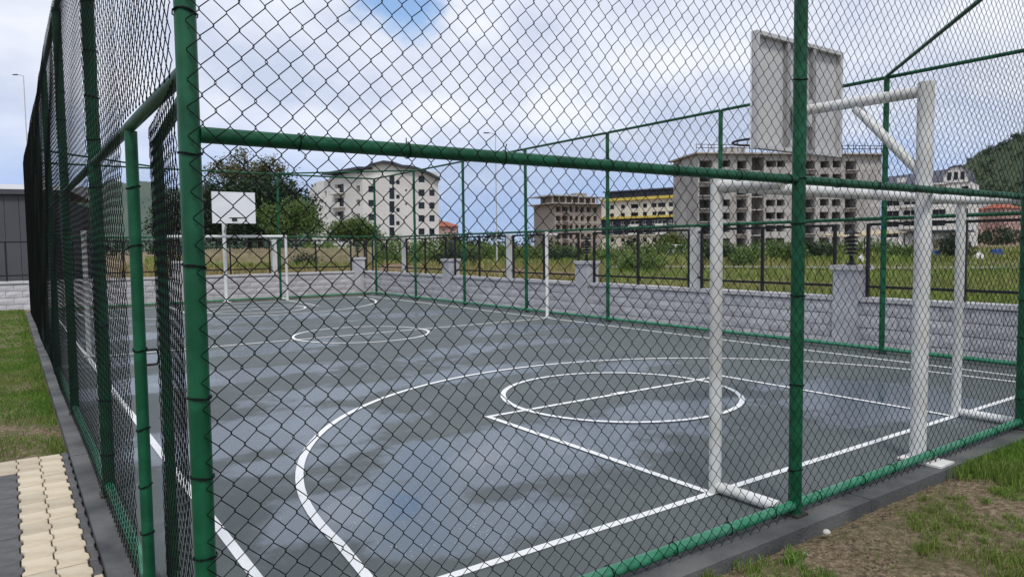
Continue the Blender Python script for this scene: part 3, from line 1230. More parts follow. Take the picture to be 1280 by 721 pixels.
# ================================================================== TREES AND SHRUBS
def crown(name, blobs, n, leaf, material, seed, parent, clump=.5):
    g = np.random.default_rng(seed)
    cs = []
    vol = np.array([b[3] * b[4] * b[5] for b in blobs]) ** .75
    pick = g.choice(len(blobs), n // 14, p=vol / vol.sum())
    for i in pick:
        b = blobs[i]
        d = g.normal(0, 1, 3)
        d /= np.linalg.norm(d)
        r_ = g.uniform(.45, 1.06) ** .6 * (1 + .18 * math.sin(5 * d[0] + 3 * i) * math.sin(4 * d[2] + 2 * i))
        cs.append((b[0] + d[0] * b[3] * r_, b[1] + d[1] * b[4] * r_, b[2] + d[2] * b[5] * r_))
    cs = np.array(cs)
    P = np.repeat(cs, 14, 0) + g.normal(0, clump, (len(cs) * 14, 3))
    n = len(P)
    a = g.normal(0, 1, (n, 3))
    a /= np.linalg.norm(a, axis=1)[:, None]
    c = g.normal(0, 1, (n, 3))
    b2 = np.cross(a, c)
    b2 /= np.linalg.norm(b2, axis=1)[:, None]
    s = (leaf * g.uniform(.6, 1.4, n))[:, None]
    V = np.stack([P - a * s, P - b2 * s * .45, P + a * s, P + b2 * s * .45], 1).reshape(-1, 3)
    V[:, 2] = np.maximum(V[:, 2], 0.0)
    F = np.arange(n * 4).reshape(n, 4)
    return link(name, mesh_np(name, V, F, material), parent)


def tree(label, px, depth, blobs_px, trunk_r, n, leaf, material, seed, group, name='tree', clump=.5, cat='tree'):
    """blobs_px: (px, py, half width px, half height px) all at the tree's own distance"""
    base = ground_at(px, depth, -.12)
    t = thing(name, label, cat, base, 0, group)
    g = random.Random(seed)
    blobs = []
    k = depth / FPX
    for (bx, by, hw, hh) in blobs_px:
        q = PX(bx, by, depth + g.uniform(-1, 1) * hw * k * .5) - base
        blobs.append((q.x, q.y, q.z, hw * k, hw * k * .9, hh * k))
    top = max(b[2] for b in blobs)
    mb = MB()
    mb.tube([(0, 0, -.1), (.05, .03, top * .3), (-.05, .1, top * .62), (.05, .05, top * .95)], [trunk_r, trunk_r * .8, trunk_r * .55, trunk_r * .15], 9)
    for b in blobs:
        z0 = min(b[2] * .6, top * .6)
        mb.tube([(0, .05, z0), (b[0] * .5, b[1] * .5, (z0 + b[2]) / 2 + .1), (b[0], b[1], b[2])], [trunk_r * .5, trunk_r * .3, trunk_r * .1], 6)
    mb.build('trunk', barkm, t)
    crown('crown', blobs, n, leaf, material, seed, t, clump)
    return t


BT = 'trees behind the far wall'
tree('broad dark evergreen tree behind the white-faced backboard', 325, 78,
     [(300, 255, 40, 26), (347, 246, 32, 24), (272, 260, 34, 28), (376, 262, 20, 22), (322, 240, 34, 13), (350, 275, 44, 20), (290, 283, 46, 16)],
     .32, 21000, .20, leaf_dark, 101, BT, clump=.5)
tree('tall wispy olive-toned tree rising above the dark evergreen', 312, 82,
     [(299, 203, 11, 12), (305, 191, 6, 5), (337, 208, 12, 9), (274, 209, 9, 9), (310, 219, 34, 7), (351, 213, 6, 6), (261, 216, 6, 6), (286, 215, 10, 8), (322, 210, 8, 8), (344, 201, 4, 4)],
     .26, 5600, .15, leaf_olive, 102, BT, clump=.30)
tree('mid-green leafy tree in front of the dark evergreen', 370, 70,
     [(372, 268, 22, 16), (350, 282, 20, 14), (388, 284, 16, 12), (335, 270, 12, 12)], .16, 5200, .15, leaf_mid, 103, BT, clump=.35)
tree('rounded bright green tree before the white apartment block', 443, 74,
     [(443, 288, 26, 13), (425, 292, 16, 9), (460, 291, 16, 9), (446, 280, 14, 8)], .14, 5200, .14, leaf_mid, 104, BT, clump=.3)
tree('bushy green tree beside the grey clad building', 215, 74,
     [(225, 268, 28, 24), (250, 250, 24, 26), (205, 285, 20, 12)], .2, 5000, .17, leaf_dark, 105, BT, clump=.45)


def shrub(px, depth, w, h, material, seed, label, group='shrubs in the field'):
    base = ground_at(px, depth, -.12)
    t = thing('shrub', label, 'shrub', base, 0, group)
    g = random.Random(seed)
    bl = []
    for k in range(4):
        bl.append((g.uniform(-.45, .45) * w, g.uniform(-.4, .4) * w, h * g.uniform(.35, .62), w * .42, w * .38, h * .40))
    mb = MB()
    for b in bl:
        mb.tube([(b[0] * .2, b[1] * .2, 0), (b[0], b[1], b[2])], [.035, .01], 5)
    mb.build('stem', barkm, t)
    crown('foliage', bl, int(900 + 500 * w), .055 + .0011 * depth, material, seed, t, clump=.10 * w)


for i, (px, d, w, h) in enumerate([(905, 60, 2.4, 1.6), (935, 52, 2.0, 1.3), (985, 58, 2.6, 1.7), (1020, 64, 2.6, 1.9), (795, 46, 2.6, .9), (760, 60, 2.6, 1.0),
                                   (700, 66, 2.8, 1.2), (660, 70, 3.0, 1.3), (520, 62, 3.2, 1.2), (570, 60, 3.2, 1.2), (610, 72, 3.6, 1.6), (1125, 62, 2.4, 1.2), (1205, 60, 2.2, 2.4), (480, 66, 3.0, 1.4), (420, 66, 3.2, 1.6), (385, 62, 2.8, 1.4)]):
    if px < 500:
        lb = 'green shrub by the paling fence in front of the white apartment block'
    elif px < 640:
        lb = 'green shrub in the field between the white apartment block and the street lamp'
    elif px < 780:
        lb = 'green shrub in the field in front of the unfinished brown tower'
    elif px < 800:
        lb = 'low wide green shrub in front of the yellow banded building'
    elif px < 1060:
        lb = 'green shrub in the field in front of the long bare concrete building'
    elif px < 1150:
        lb = 'green shrub growing beside the open canopy'
    else:
        lb = 'tall dark green shrub beside the white sack and pale shed'
    shrub(px, d, w, h, leaf_mid if i % 3 else leaf_dark, 200 + i, lb)
shrub(836, 95, 3.6, 3.2, leaf_lime, 230, 'yellow-green rounded shrub in front of the yellow banded building', None)
# a far belt of trees that reads as one mass along the horizon
bl = []
g = random.Random(9)
for k in range(70):
    px = 130 + k * 18
    d = g.uniform(230, 330)
    q = ground_at(px, d, 0)
    h = g.uniform(3.0, 6.0)
    bl.append((q.x, q.y, h * .55, g.uniform(3, 6.5), g.uniform(3, 5), h * .55))
kind(crown('far_tree_belt', bl, 24000, .55, leaf_dark, 301, None, clump=.8), 'stuff')

bl = []
for k in range(64):
    px = 395 + k * 12.5 + g.uniform(-5, 5)
    d = g.uniform(88, 112)
    q = ground_at(px, d, 0)
    h = g.uniform(2.2, 3.2) if px < 575 else g.uniform(0.8, 1.9)
    bl.append((q.x, q.y, h * .5, g.uniform(1.0, 2.2), g.uniform(1, 1.8), h * .5))
kind(crown('field_scrub', bl, 22000, .20, leaf_mid, 302, None, clump=.32), 'stuff')

# paling fence at the foot of the trees
pf = thing('paling_fence', 'pale weathered paling fence at the foot of the dark trees', 'fence', ground_at(350, 64))
A, B = ground_at(235, 60) - pf.location, ground_at(468, 62) - pf.location
mb = MB()
n = 170
for k in range(n):
    q = A.lerp(B, k / (n - 1))
    mb.box(q.x - .03, q.x + .03, q.y - .012, q.y + .012, .1, 1.75 + rnd.uniform(-.08, .08))
kind(mb.build('palings', wood, pf), 'stuff')
for z in (.45, 1.15):
    MB().tube([A + Vector((0, .05, z)), B + Vector((0, .05, z))], .035, 6).build('fence_rail', wood, pf)

# soil heaps and a dirt road in the field
for (px, d, w, h, lb) in ((492, 46, 2.3, .62, 'low brown heap of soil before the white apartment block'), (640, 40, 2.2, .45, 'low brown heap of soil in the field near the tall street lamp'),
                          (690, 36, 2.6, .42, 'low brown heap of soil behind the white net post')):
    o = ground_at(px, d, -.12)
    mb = MB()
    n1, n2 = 20, 7
    P = []
    for j in range(n2 + 1):
        for i in range(n1):
            a = 2 * math.pi * i / n1
            f = j / n2
            r_ = w * (1 - f) * (1 + .2 * math.sin(3 * a + px) + .1 * math.sin(7 * a))
            P.append((r_ * math.cos(a), r_ * .7 * math.sin(a), h * (1 - (1 - f) ** 2) * (1 + .12 * math.sin(5 * a + j)) if j else -.05))
    for j in range(n2):
        for i in range(n1):
            a, b = j * n1 + i, j * n1 + (i + 1) % n1
            mb.face([P[a], P[b], P[b + n1], P[a + n1]])
    ho = mb.build('soil_heap', soilm)
    ho.location = o
    tag(ho, lb, 'soil heap')
a, b = ground_at(700, 52, 0), ground_at(1420, 40, 0)
mb = MB()
prev = None
for k in range(25):
    f = k / 24
    q = a.lerp(b, f)
    q.x += 1.2 * math.sin(f * 7)
    cur = [(q.x - 1.1, q.y - 1.6), (q.x + 1.1, q.y + 1.6)]
    if prev:
        mb.face([(*prev[0], .05), (*cur[0], .05), (*cur[1], .05), (*prev[1], .05)])
    prev = cur
kind(mb.build('dirt_road', asph), 'structure')


# ================================================================== HILLS
def hill(name, prof, depth, thick, material, seed, trees=0):
    """ridge following a skyline profile (px, py) at its own distance, with slopes before and behind"""
    g = np.random.default_rng(seed)
    n = 90
    px = np.linspace(prof[0][0], prof[-1][0], n)
    py = np.interp(px, [p[0] for p in prof], [p[1] for p in prof])
    m = 26
    V = np.zeros((n, m, 3))
    for i in range(n):
        top = PX(px[i], py[i], depth)
        base = ground_at(px[i], depth, 0)
        d = Vector((base.x - CAM.x, base.y - CAM.y, 0)).normalized()
        for j in range(m):
            f = j / (m - 1) * 2 - 1
            hgt = max(top.z, 0) * math.cos(f * math.pi / 2) ** 1.3 - 4 * abs(f)
            q = base + d * f * thick
            nz = 1 + .06 * math.sin(i * .5 + j * .9) + .04 * math.sin(i * 1.3 - j * .7)
            V[i, j] = (q.x, q.y, hgt * (nz if abs(f) > .08 else 1) + g.normal(0, 1.1) * (hgt > 3))
    ii = np.arange(n * m).reshape(n, m)
    F = np.stack([ii[:-1, :-1], ii[1:, :-1], ii[1:, 1:], ii[:-1, 1:]], -1).reshape(-1, 4)
    ho = kind(link(name, mesh_np(name, V.reshape(-1, 3), F, material, True)), 'structure')
    if not trees:
        return
    # tree crowns standing on the slope that faces the court
    k = trees
    i = g.integers(2, n - 30, k)
    j = g.integers(3, m // 2 + 1, k)
    a, b = g.uniform(0, 1, (k, 1)), g.uniform(0, 1, (k, 1))
    P = V[i, j] * (1 - a) * (1 - b) + V[i + 1, j] * a * (1 - b) + V[i, j + 1] * (1 - a) * b + V[i + 1, j + 1] * a * b
    bl = [(p_[0], p_[1], p_[2] + .8, 2.6, 2.6, 2.2) for p_ in P if p_[2] > 4]
    kind(crown('tree_canopy', bl, 14 * 4200, .75, leaf_dark, seed + 50, ho, clump=.9), 'stuff')


hill('wooded_hill', [(1120, 296), (1170, 240), (1206, 206), (1240, 189), (1280, 172), (1400, 128), (1600, 80), (1900, 60), (2300, 200)], 620, 210, hillm, 1, 2600)
hill('distant_wooded_hill', [(-260, 300), (-120, 250), (20, 238), (110, 236), (185, 228), (230, 240), (300, 262), (420, 290), (520, 304)], 950, 240, hillfar, 2)


# ================================================================== BUILDINGS
class Fac:
    """a vertical wall plane between two ground points; pixels map to (u, z) on it"""

    def __init__(self, A, B, thing_o):
        self.o = thing_o
        self.A, self.B = A.copy(), B.copy()
        self.d = (B - A)
        self.d.z = 0
        self.len = self.d.length
        self.d.normalize()
        self.n = Vector((self.d.y, -self.d.x, 0))          # outward, towards the camera
        if self.n.dot(CAM - A) < 0:
            self.n = -self.n

    def uz(self, x, y):
        r_ = ray(x, y)
        t = self.n.dot(self.A - CAM) / self.n.dot(r_)
        p = CAM + r_ * t
        return (p - self.A).dot(self.d), p.z

    def P(self, u, z, out=0.0):
        q = self.A + self.d * u + self.n * out
        return Vector((q.x, q.y, z)) - self.o.location

    def wall(self, z0, z1, rects, depth, m, name='wall', u0=0.0, u1=None, mb=None):
        u1 = self.len if u1 is None else u1
        us = sorted(set([u0, u1] + [r[0] for r in rects] + [r[1] for r in rects]))
        zs = sorted(set([z0, z1] + [r[2] for r in rects] + [r[3] for r in rects]))
        us = [u for u in us if u0 <= u <= u1]
        zs = [z for z in zs if z0 <= z <= z1]
        mb = mb or MB()
        for i in range(len(us) - 1):
            for j in range(len(zs) - 1):
                cu, cz = (us[i] + us[i + 1]) / 2, (zs[j] + zs[j + 1]) / 2
                if any(r[0] < cu < r[1] and r[2] < cz < r[3] for r in rects):
                    continue
                mb.face([self.P(us[i], zs[j]), self.P(us[i + 1], zs[j]), self.P(us[i + 1], zs[j + 1]), self.P(us[i], zs[j + 1])])
        for (a, b, c, d) in rects:
            f, k = [self.P(a, c), self.P(b, c), self.P(b, d), self.P(a, d)], [self.P(a, c, -depth), self.P(b, c, -depth), self.P(b, d, -depth), self.P(a, d, -depth)]
            for i in range(4):
                j = (i + 1) % 4
                mb.face([f[i], f[j], k[j], k[i]])
            mb.face(k)
        return mb.build(name, m, self.o)

    def slab(self, u0, u1, z0, z1, o0, o1, m, name, parent=None):
        mb = MB()
        c = [self.P(u, z, o) for z in (z0, z1) for o in (o0, o1) for u in (u0, u1)]
        mb.v.extend(tuple(p) for p in c)
        for q in ((0, 2, 3, 1), (4, 5, 7, 6), (0, 1, 5, 4), (2, 6, 7, 3), (0, 4, 6, 2), (1, 3, 7, 5)):
            mb.f.append(q)
            mb.s.append(False)
        return mb.build(name, m, parent or self.o)

    def window(self, r_, depth, frame=whitew, fw=.08, mull=True):
        a, b, c, d = r_
        w = MB()
        for (p, q, s, t) in ((a, b, c, c + fw), (a, b, d - fw, d), (a, a + fw, c + fw, d - fw), (b - fw, b, c + fw, d - fw)) + ((((a + b) / 2 - fw / 2, (a + b) / 2 + fw / 2, c + fw, d - fw),) if mull else ()):
            cc = [self.P(u, z, o) for z in (s, t) for o in (-depth + .02, -depth + .09) for u in (p, q)]
            i = len(w.v)
            w.v.extend(tuple(x) for x in cc)
            for k in ((0, 2, 3, 1), (4, 5, 7, 6), (0, 1, 5, 4), (2, 6, 7, 3), (0, 4, 6, 2), (1, 3, 7, 5)):
                w.f.append(tuple(i + z_ for z_ in k))
                w.s.append(False)
        wo = w.build('window', frame, self.o)
        g_ = MB()
        g_.face([self.P(a + fw, c + fw, -depth + .05), self.P(b - fw, c + fw, -depth + .05), self.P(b - fw, d - fw, -depth + .05), self.P(a + fw, d - fw, -depth + .05)])
        g_.build('pane', glassd, wo)
        return wo


def shell(t, pts, z0, z1, m, skip, name='wall'):
    """closed body on a footprint, leaving out the sides that are built as facades"""
    mb = MB()
    P = [p - t.location for p in pts]
    n = len(P)
    for k in range(n):
        if k in skip:
            continue
        a, b = P[k], P[(k + 1) % n]
        mb.face([(a.x, a.y, z0), (b.x, b.y, z0), (b.x, b.y, z1), (a.x, a.y, z1)])
    mb.face([(p.x, p.y, z1) for p in P])
    return mb.build(name, m, t)


def back(A, B, dist):
    n = Vector((B.y - A.y, -(B.x - A.x), 0)).normalized()
    if n.dot(CAM - A) < 0:
        n = -n
    return A - n * dist, B - n * dist


# ---- white apartment block with the curved dark roof
def white_block():
    Lw, K, Rr = ground_at(398, 166), ground_at(455, 150), ground_at(549, 156)
    t = thing('apartment_block', 'white apartment block with dark curved roof and square dark windows', 'building', K)
    f = Fac(K, Rr, t)
    fl = Fac(Lw, K, t)
    zt = f.uz(500, 214)[1]
    rects, wins = [], []

    def add(fac, px, pys, w, h, lst):
        for py in pys:
            u, z = fac.uz(px, py)
            lst.append((u - w / 2, u + w / 2, z - h / 2, z + h / 2))
    add(f, 465, (236.5, 254, 271.5, 288.5), 1.5, 1.35, rects)
    add(f, 490, (242, 258.5, 275, 291), 1.1, 2.35, rects)
    add(f, 497.5, (228, 246, 262.5, 279), .75, .85, rects)
    add(f, 507.7, (238, 255, 271.5), .4, .45, rects)
    add(f, 527, (224, 241, 257, 273, 289.5), 1.35, 1.4, rects)
    add(f, 540, (241, 257, 273, 289.5), 1.2, 1.35, rects)
    add(f, 490, (225,), 1.1, 1.8, rects)
    f.wall(-.3, zt, rects, .28, whitew)
    for r_ in rects:
        f.window(r_, .28, frame=navym, fw=.06)
    # left face with stacked balconies
    lz = fl.uz(430, 222)[1]
    lrects = []
    add(fl, 447.5, (236, 253.5, 271), 1.6, 1.35, lrects)
    add(fl, 424, (236, 253, 270), 4.2, 2.0, lrects)
    add(fl, 407, (243, 257, 271.5), 1.0, 1.6, lrects)
    fl.wall(-.3, lz, lrects, .9, whitew)
    for r_ in lrects:
        fl.window(r_, .9, frame=navym, fw=.06)
        if r_[1] - r_[0] > 2:
            fl.slab(r_[0] - .7, r_[1] + .7, r_[2] - .25, r_[2] - .05, -.2, 1.5, whitew, 'balcony_slab')
            fl.slab(r_[0] - .7, r_[1] + .7, r_[2] - .04, r_[2] + .85, 1.38, 1.48, whitew, 'balcony_parapet')
    b1, b2 = back(K, Rr, 15)
    b0 = Lw + (b1 - K)
    shell(t, [Lw, K, Rr, b2, b0], -.3, lz - .01, whitew, {0, 1})
    # gable wall following the curved roof and its top floor windows
    prof = [(455, 212.5), (464, 208), (478, 204.5), (490, 206), (502, 210), (512, 210.5), (524, 214), (536, 219), (549, 226)]
    low = f.uz(500, 214)[1]
    pu = [f.uz(*q) for q in prof]
    gb = MB()
    for i in range(len(pu) - 1):
        (u0, z0), (u1, z1) = pu[i], pu[i + 1]
        gb.face([f.P(u0, min(low, z0) - .5, .02), f.P(u1, min(low, z1) - .5, .02), f.P(u1, z1, .02), f.P(u0, z0, .02)])
    gb.build('gable', whitew, t)
    rf = MB()
    for i in range(len(pu) - 1):
        (u0, z0), (u1, z1) = pu[i], pu[i + 1]
        c = [f.P(u0, z0, 1.0), f.P(u1, z1, 1.0), f.P(u1, z1, -16), f.P(u0, z0, -16)]
        up = Vector((0, 0, .55))
        d = [q + up for q in c]
        rf.face(d)
        rf.face(c[::-1])
        rf.face([c[0], c[1], d[1], d[0]])
        rf.face([c[2], c[3], d[3], d[2]])
        if i == 0:
            rf.face([c[3], c[0], d[0], d[3]])
        if i == len(pu) - 2:
            rf.face([c[1], c[2], d[2], d[1]])
    roof = rf.build('roof', roofd, t)
    # lower roof over the balcony wing, sloping down away from the ridge
    lr = MB()
    q0, q1 = fl.uz(408, 219.5), fl.uz(455, 211.5)
    c = [fl.P(q0[0], q0[1], 1.2), fl.P(q1[0], q1[1], 1.2), fl.P(q1[0], q1[1], -12), fl.P(q0[0], q0[1], -12)]
    d = [p_ + Vector((0, 0, .5)) for p_ in c]
    lr.face(d)
    lr.face(c[::-1])
    for i in range(4):
        j = (i + 1) % 4
        lr.face([c[i], c[j], d[j], d[i]])
    lr.build('lower_roof', roofd, t)
    # attic storey under it
    rr = []
    add(fl, 447.5, (220,), 1.8, .9, rr)
    add(fl, 420, (222.5,), 4.6, .8, rr)
    a0 = fl.uz(410, 222)[0]
    fl2 = MB()
    fl.slab(a0, fl.len - .2, lz - .02, fl.uz(430, 217)[1], -9, -.35, whitew, 'attic_storey')
    for r_ in rr:
        fl.slab(r_[0], r_[1], lz + .35, lz + 1.15, -.34, -.26, glassd, 'attic_window')
    fl.slab(a0 - 1.0, fl.len, lz, lz + .18, -.3, .15, whitew, 'terrace_edge')


white_block()


# ---- unfinished concrete frame block
def concrete_block():
    A, B = ground_at(872, 166), ground_at(1100, 172)
    t = thing('concrete_building', 'long unfinished bare concrete apartment building with rows of empty openings', 'building', A)
    f = Fac(A, B, t)
    zt = f.uz(900, 193)[1]
    rows = [zt - 2.2 - 3.0 * k for k in range(7)]
    rects = []
    cols_ = [(882, 2.4, 1.9, 1), (908, 1.5, 1.35, 0), (927, 1.9, 1.9, 1), (963.5, 1.9, 1.3, 0), (976, 1.6, 1.3, 0), (1011, 2.3, 1.9, 1), (1030.5, 1.8, 1.4, 0), (1045.5, 1.7, 1.4, 0), (1063, 2.2, 2.0, 1)]
    for (px, w, h, bal) in cols_:
        for k, z in enumerate(rows):
            u = f.uz(px, 250)[0]
            jz = rnd.uniform(-.05, .05)
            zb_ = z - h / 2 - (.25 if h > 1.6 else 0)
            w2 = w * 1.25
            rects.append((u - w2 / 2, u + w2 / 2, zb_ + jz - .08, zb_ + h + jz + .12))
            if bal:
                f.slab(u - w / 2 - .5, u + w / 2 + .5, zb_ - .22, zb_ - .06, .02, 1.1, concd, 'balcony_slab')
                if k % 2:
                    f.slab(u + w / 2 + .1, u + w / 2 + .3, zb_ - .06, zb_ + 2.74, .7, .9, concd, 'balcony_column')
    us = f.uz(947, 250)[0]
    sh = (us - 1.5, us + 1.5, .5, zt - .6)
    rects.append(sh)
    f.wall(-.3, zt, rects, 4.5, conc)
    for k in range(7):
        f.slab(us - 1.5, us + 1.5, zt - 3.9 - 3 * k, zt - 3.65 - 3 * k, -2.9, -.5, concd, 'landing_slab')
    for k in range(6):
        z = zt - .55 - 3 * (k + 1)
        f.slab(f.uz(1072, 250)[0], f.len, z, z + .22, .015, .07, concd, 'floor_band')
    b1, b2 = back(A, B, 16)
    shell(t, [A, B, b2, b1], -.3, zt, conc, {0})
    rs = f.slab(-1.1, f.len + 1.1, zt + .02, zt + .32, -17, 1.3, concd, 'roof_slab')
    # rebar left standing along the roof edge
    for k in range(34):
        u = -.8 + (f.len + 1.6) * k / 33
        mb = MB().tube([f.P(u, zt + .3, .9), f.P(u + rnd.uniform(-.1, .1), zt + rnd.uniform(1.6, 2.9), .9)], .09, 4)
        mb.build('starter_bar', rust, rs)
    for z in (1.35, 2.1):
        MB().tube([f.P(-.8, zt + z, .9), f.P(f.len + .8, zt + z, .9)], .075, 4).build('edge_rail', rust, rs)
    for u0, u1, h in ((9, 14, 2.0), (33, 37, 2.2)):
        f.slab(u0, u1, zt + .33, zt + .33 + h, -10, -5, concd, 'stair_head', rs)


concrete_block()


# ---- unfinished tower with an overhanging top deck
def grey_tower():
    A, B = ground_at(694, 238), ground_at(752, 246)
    t = thing('concrete_tower', 'unfinished brown concrete block with a ragged overhanging top deck', 'building', A)
    f = Fac(A, B, t)
    zt = f.uz(700, 255)[1]
    rects = []
    for px, w in ((698, 1.8), (706, 2.2), (714, 1.2), (721, 1.2), (728, 1.4), (736, 1.6), (744, 1.4)):
        u = f.uz(px, 270)[0]
        for k in range(5):
            rects.append((u - w / 2, u + w / 2, zt - 2.6 - 3 * k, zt - .9 - 3 * k))
    f.wall(-.3, zt, rects, 2.5, brickc)
    for k in range(1, 5):
        f.slab(0, f.len, zt - .35 - 3 * k, zt - .1 - 3 * k, .015, .12, concd, 'floor_band')
        f.slab(f.uz(703, 270)[0], f.uz(710, 270)[0], zt - 2.85 - 3 * (k - 1), zt - 2.65 - 3 * (k - 1), .1, 1.3, concd, 'balcony_slab')
    b1, b2 = back(A, B, 15)
    shell(t, [A, B, b2, b1], -.3, zt, brickc, {0})
    d = f.slab(-2.2, f.len + .5, zt + .02, zt + .35, -16, 2.0, concd, 'top_deck')
    for k in range(9):
        u = -1.6 + (f.len + 1.6) * k / 8
        f.slab(u, u + .45, zt + .36, zt + 2.5, .6, 1.05, brickc, 'column', d)
    f.slab(.5, f.len - .6, zt + .36, zt + 2.4, -11, -3, brickc, 'attic_wall', d)
    f.slab(-2.6, f.len * .45, zt + 2.52, zt + 2.95, -13, 1.6, concd, 'upper_slab', d)
    f.slab(f.len * .45 + .05, f.len + .3, zt + 2.30, zt + 2.62, -13, 1.2, concd, 'upper_slab', d)
    f.slab(f.len * .62, f.len * .85, zt + 2.64, zt + 4.2, -9, -5, brickc, 'stair_head', d)


grey_tower()


# ---- yellow banded block
def banded_block():
    A, B = ground_at(752, 268), ground_at(862, 246)
    t = thing('banded_building', 'cream and navy apartment building with bright yellow bands and dark attic', 'building', A)
    f = Fac(A, B, t)
    zt = f.uz(760, 252)[1]
    zm = f.uz(760, 273)[1]
    cu = [f.uz(p, 270)[0] for p in (765, 778.5, 793, 806, 818, 827, 838.5)]
    r1, r2 = [], []
    for k in range(2):
        z = zt - 2.2 - 3.0 * k
        for i, u in enumerate(cu):
            w = 3.0 if i in (2, 5) else 1.7
            r1.append((u - w / 2, u + w / 2, z - .75, z + .75))
    f.wall(zm, zt, r1, .35, creamw)
    for r_ in r1:
        f.window(r_, .35, frame=navym, fw=.09)
    for k in range(2):
        z = zm - 2.0 - 3.0 * k
        for i, u in enumerate(cu):
            w = 3.4 if i in (2, 5) else 1.8
            r2.append((u - w / 2, u + w / 2, z - .8, z + .8))
    zl = zm - 6.4
    f.wall(zl, zm, r2, .35, navym)
    for i, r_ in enumerate(r2):
        f.window(r_, .35, frame=whitew, fw=.16)
        if i % 7 in (2, 5):
            f.slab(r_[0] - .2, r_[1] + .2, r_[2] - .6, r_[2] + .3, .05, 1.2, whitew, 'balcony')
    r3 = [(u - .8, u + .8, zl - 2.4, zl - 1.0) for u in cu]
    f.wall(-.3, zl, r3, .35, creamw)
    for r_ in r3:
        f.window(r_, .35, frame=navym, fw=.09)
    f.slab(-.5, f.len + .5, zt + .01, zt + 1.0, -17, .9, yellowm, 'yellow_band')
    f.slab(-.3, f.len + .3, zm - .35, zm + .45, .02, .55, yellowm, 'yellow_band')
    f.slab(-.3, f.len + .3, zl - .2, zl + .2, .02, .4, creamw, 'cream_band')
    at = f.slab(.8, f.len - .8, zt + 1.02, zt + 3.3, -15, -1.2, navym, 'attic')
    for k in range(12):
        u = 2 + k * (f.len - 4) / 11
        f.slab(u - .7, u + .7, zt + 1.5, zt + 2.9, -1.18, -1.1, glassd, 'attic_window', at)
    f.slab(.3, f.len - .3, zt + 3.32, zt + 3.8, -15.5, -.4, slate, 'attic_roof', at)
    b1, b2 = back(A, B, 16)
    shell(t, [A, B, b2, b1], -.3, zt, creamw, {0})


banded_block()


# ---- white building with barrel gable in front of the hill
def barrel_block():
    A, B = ground_at(1103, 214), ground_at(1213, 200)
    t = thing('gabled_building', 'white building with dark slate roof and rounded gable before the wooded hill', 'building', A)
    f = Fac(A, B, t)
    zt = f.uz(1130, 232)[1]
    rects = []
    for px in (1112, 1120, 1134, 1143, 1170, 1178, 1206):
        u = f.uz(px, 250)[0]
        for k in range(5):
            z = zt - 1.9 - 3.1 * k
            rects.append((u - .85, u + .85, z - .8, z + .8))
    f.wall(-.3, zt, rects, .35, whitew)
    for r_ in rects:
        f.window(r_, .35, frame=navym, fw=.1)
    for k in range(1, 5):
        f.slab(f.uz(1126, 250)[0], f.uz(1150, 250)[0], zt - 3.1 * k - .3, zt - 3.1 * k + .55, .05, 1.3, whitew, 'balcony')
    b1, b2 = back(A, B, 16)
    shell(t, [A, B, b2, b1], -.3, zt, whitew, {0})
    # slate roof: front slope and back slope
    ue = f.uz(1183, 250)[0]
    for (u0, u1, zr) in ((-.8, ue, zt + 3.4),):
        mb = MB()
        e0, e1 = f.P(u0, zt + .02, .9), f.P(u1, zt + .02, .9)
        r0, r1_ = f.P(u0, zr, -7), f.P(u1, zr + 1.2, -7)
        k0, k1 = f.P(u0, zt + .02, -16), f.P(u1, zt + .02, -16)
        mb.face([e0, e1, r1_, r0])
        mb.face([r0, r1_, k1, k0])
        mb.face([e0, r0, k0])
        mb.face([e1, k1, r1_])
        ro = mb.build('roof', slate, t)
    f.slab(-.9, ue, zt - .3, zt + .15, .75, 1.05, whitew, 'eaves_board', ro)
    for u in (3.5, 9.0):
        f.slab(u, u + 2.2, zt + .9, zt + 2.3, -3.5, -.8, whitew, 'dormer', ro)
    # rounded gable
    ug0, ug1 = f.uz(1178, 230)[0], f.uz(1212, 230)[0]
    uc, rr = (ug0 + ug1) / 2, (ug1 - ug0) / 2
    hh = f.uz(1195, 207)[1] - zt
    pr = [(uc + rr * math.cos(a), zt + .03 + hh * math.sin(a) ** .8) for a in np.linspace(math.pi, 0, 17)]
    mb = MB()
    mb.face([f.P(u, z, .35) for u, z in pr])
    mb.build('gable_front', whitew, t)
    mb = MB()
    for i in range(16):
        (u0, z0), (u1, z1) = pr[i], pr[i + 1]
        mb.face([f.P(u0, z0, .7), f.P(u1, z1, .7), f.P(u1, z1, -14), f.P(u0, z0, -14)])
        mb.face([f.P(u0, z0 - .35, .7), f.P(u1, z1 - .35, .7), f.P(u1, z1, .7), f.P(u0, z0, .7)])
    go = mb.build('gable_roof', slate, t)
    for u in (uc - 1.6, uc, uc + 1.6):
        f.slab(u - .5, u + .5, zt + .8, zt + hh * .62, .36, .42, glassd, 'gable_window', go)


barrel_block()


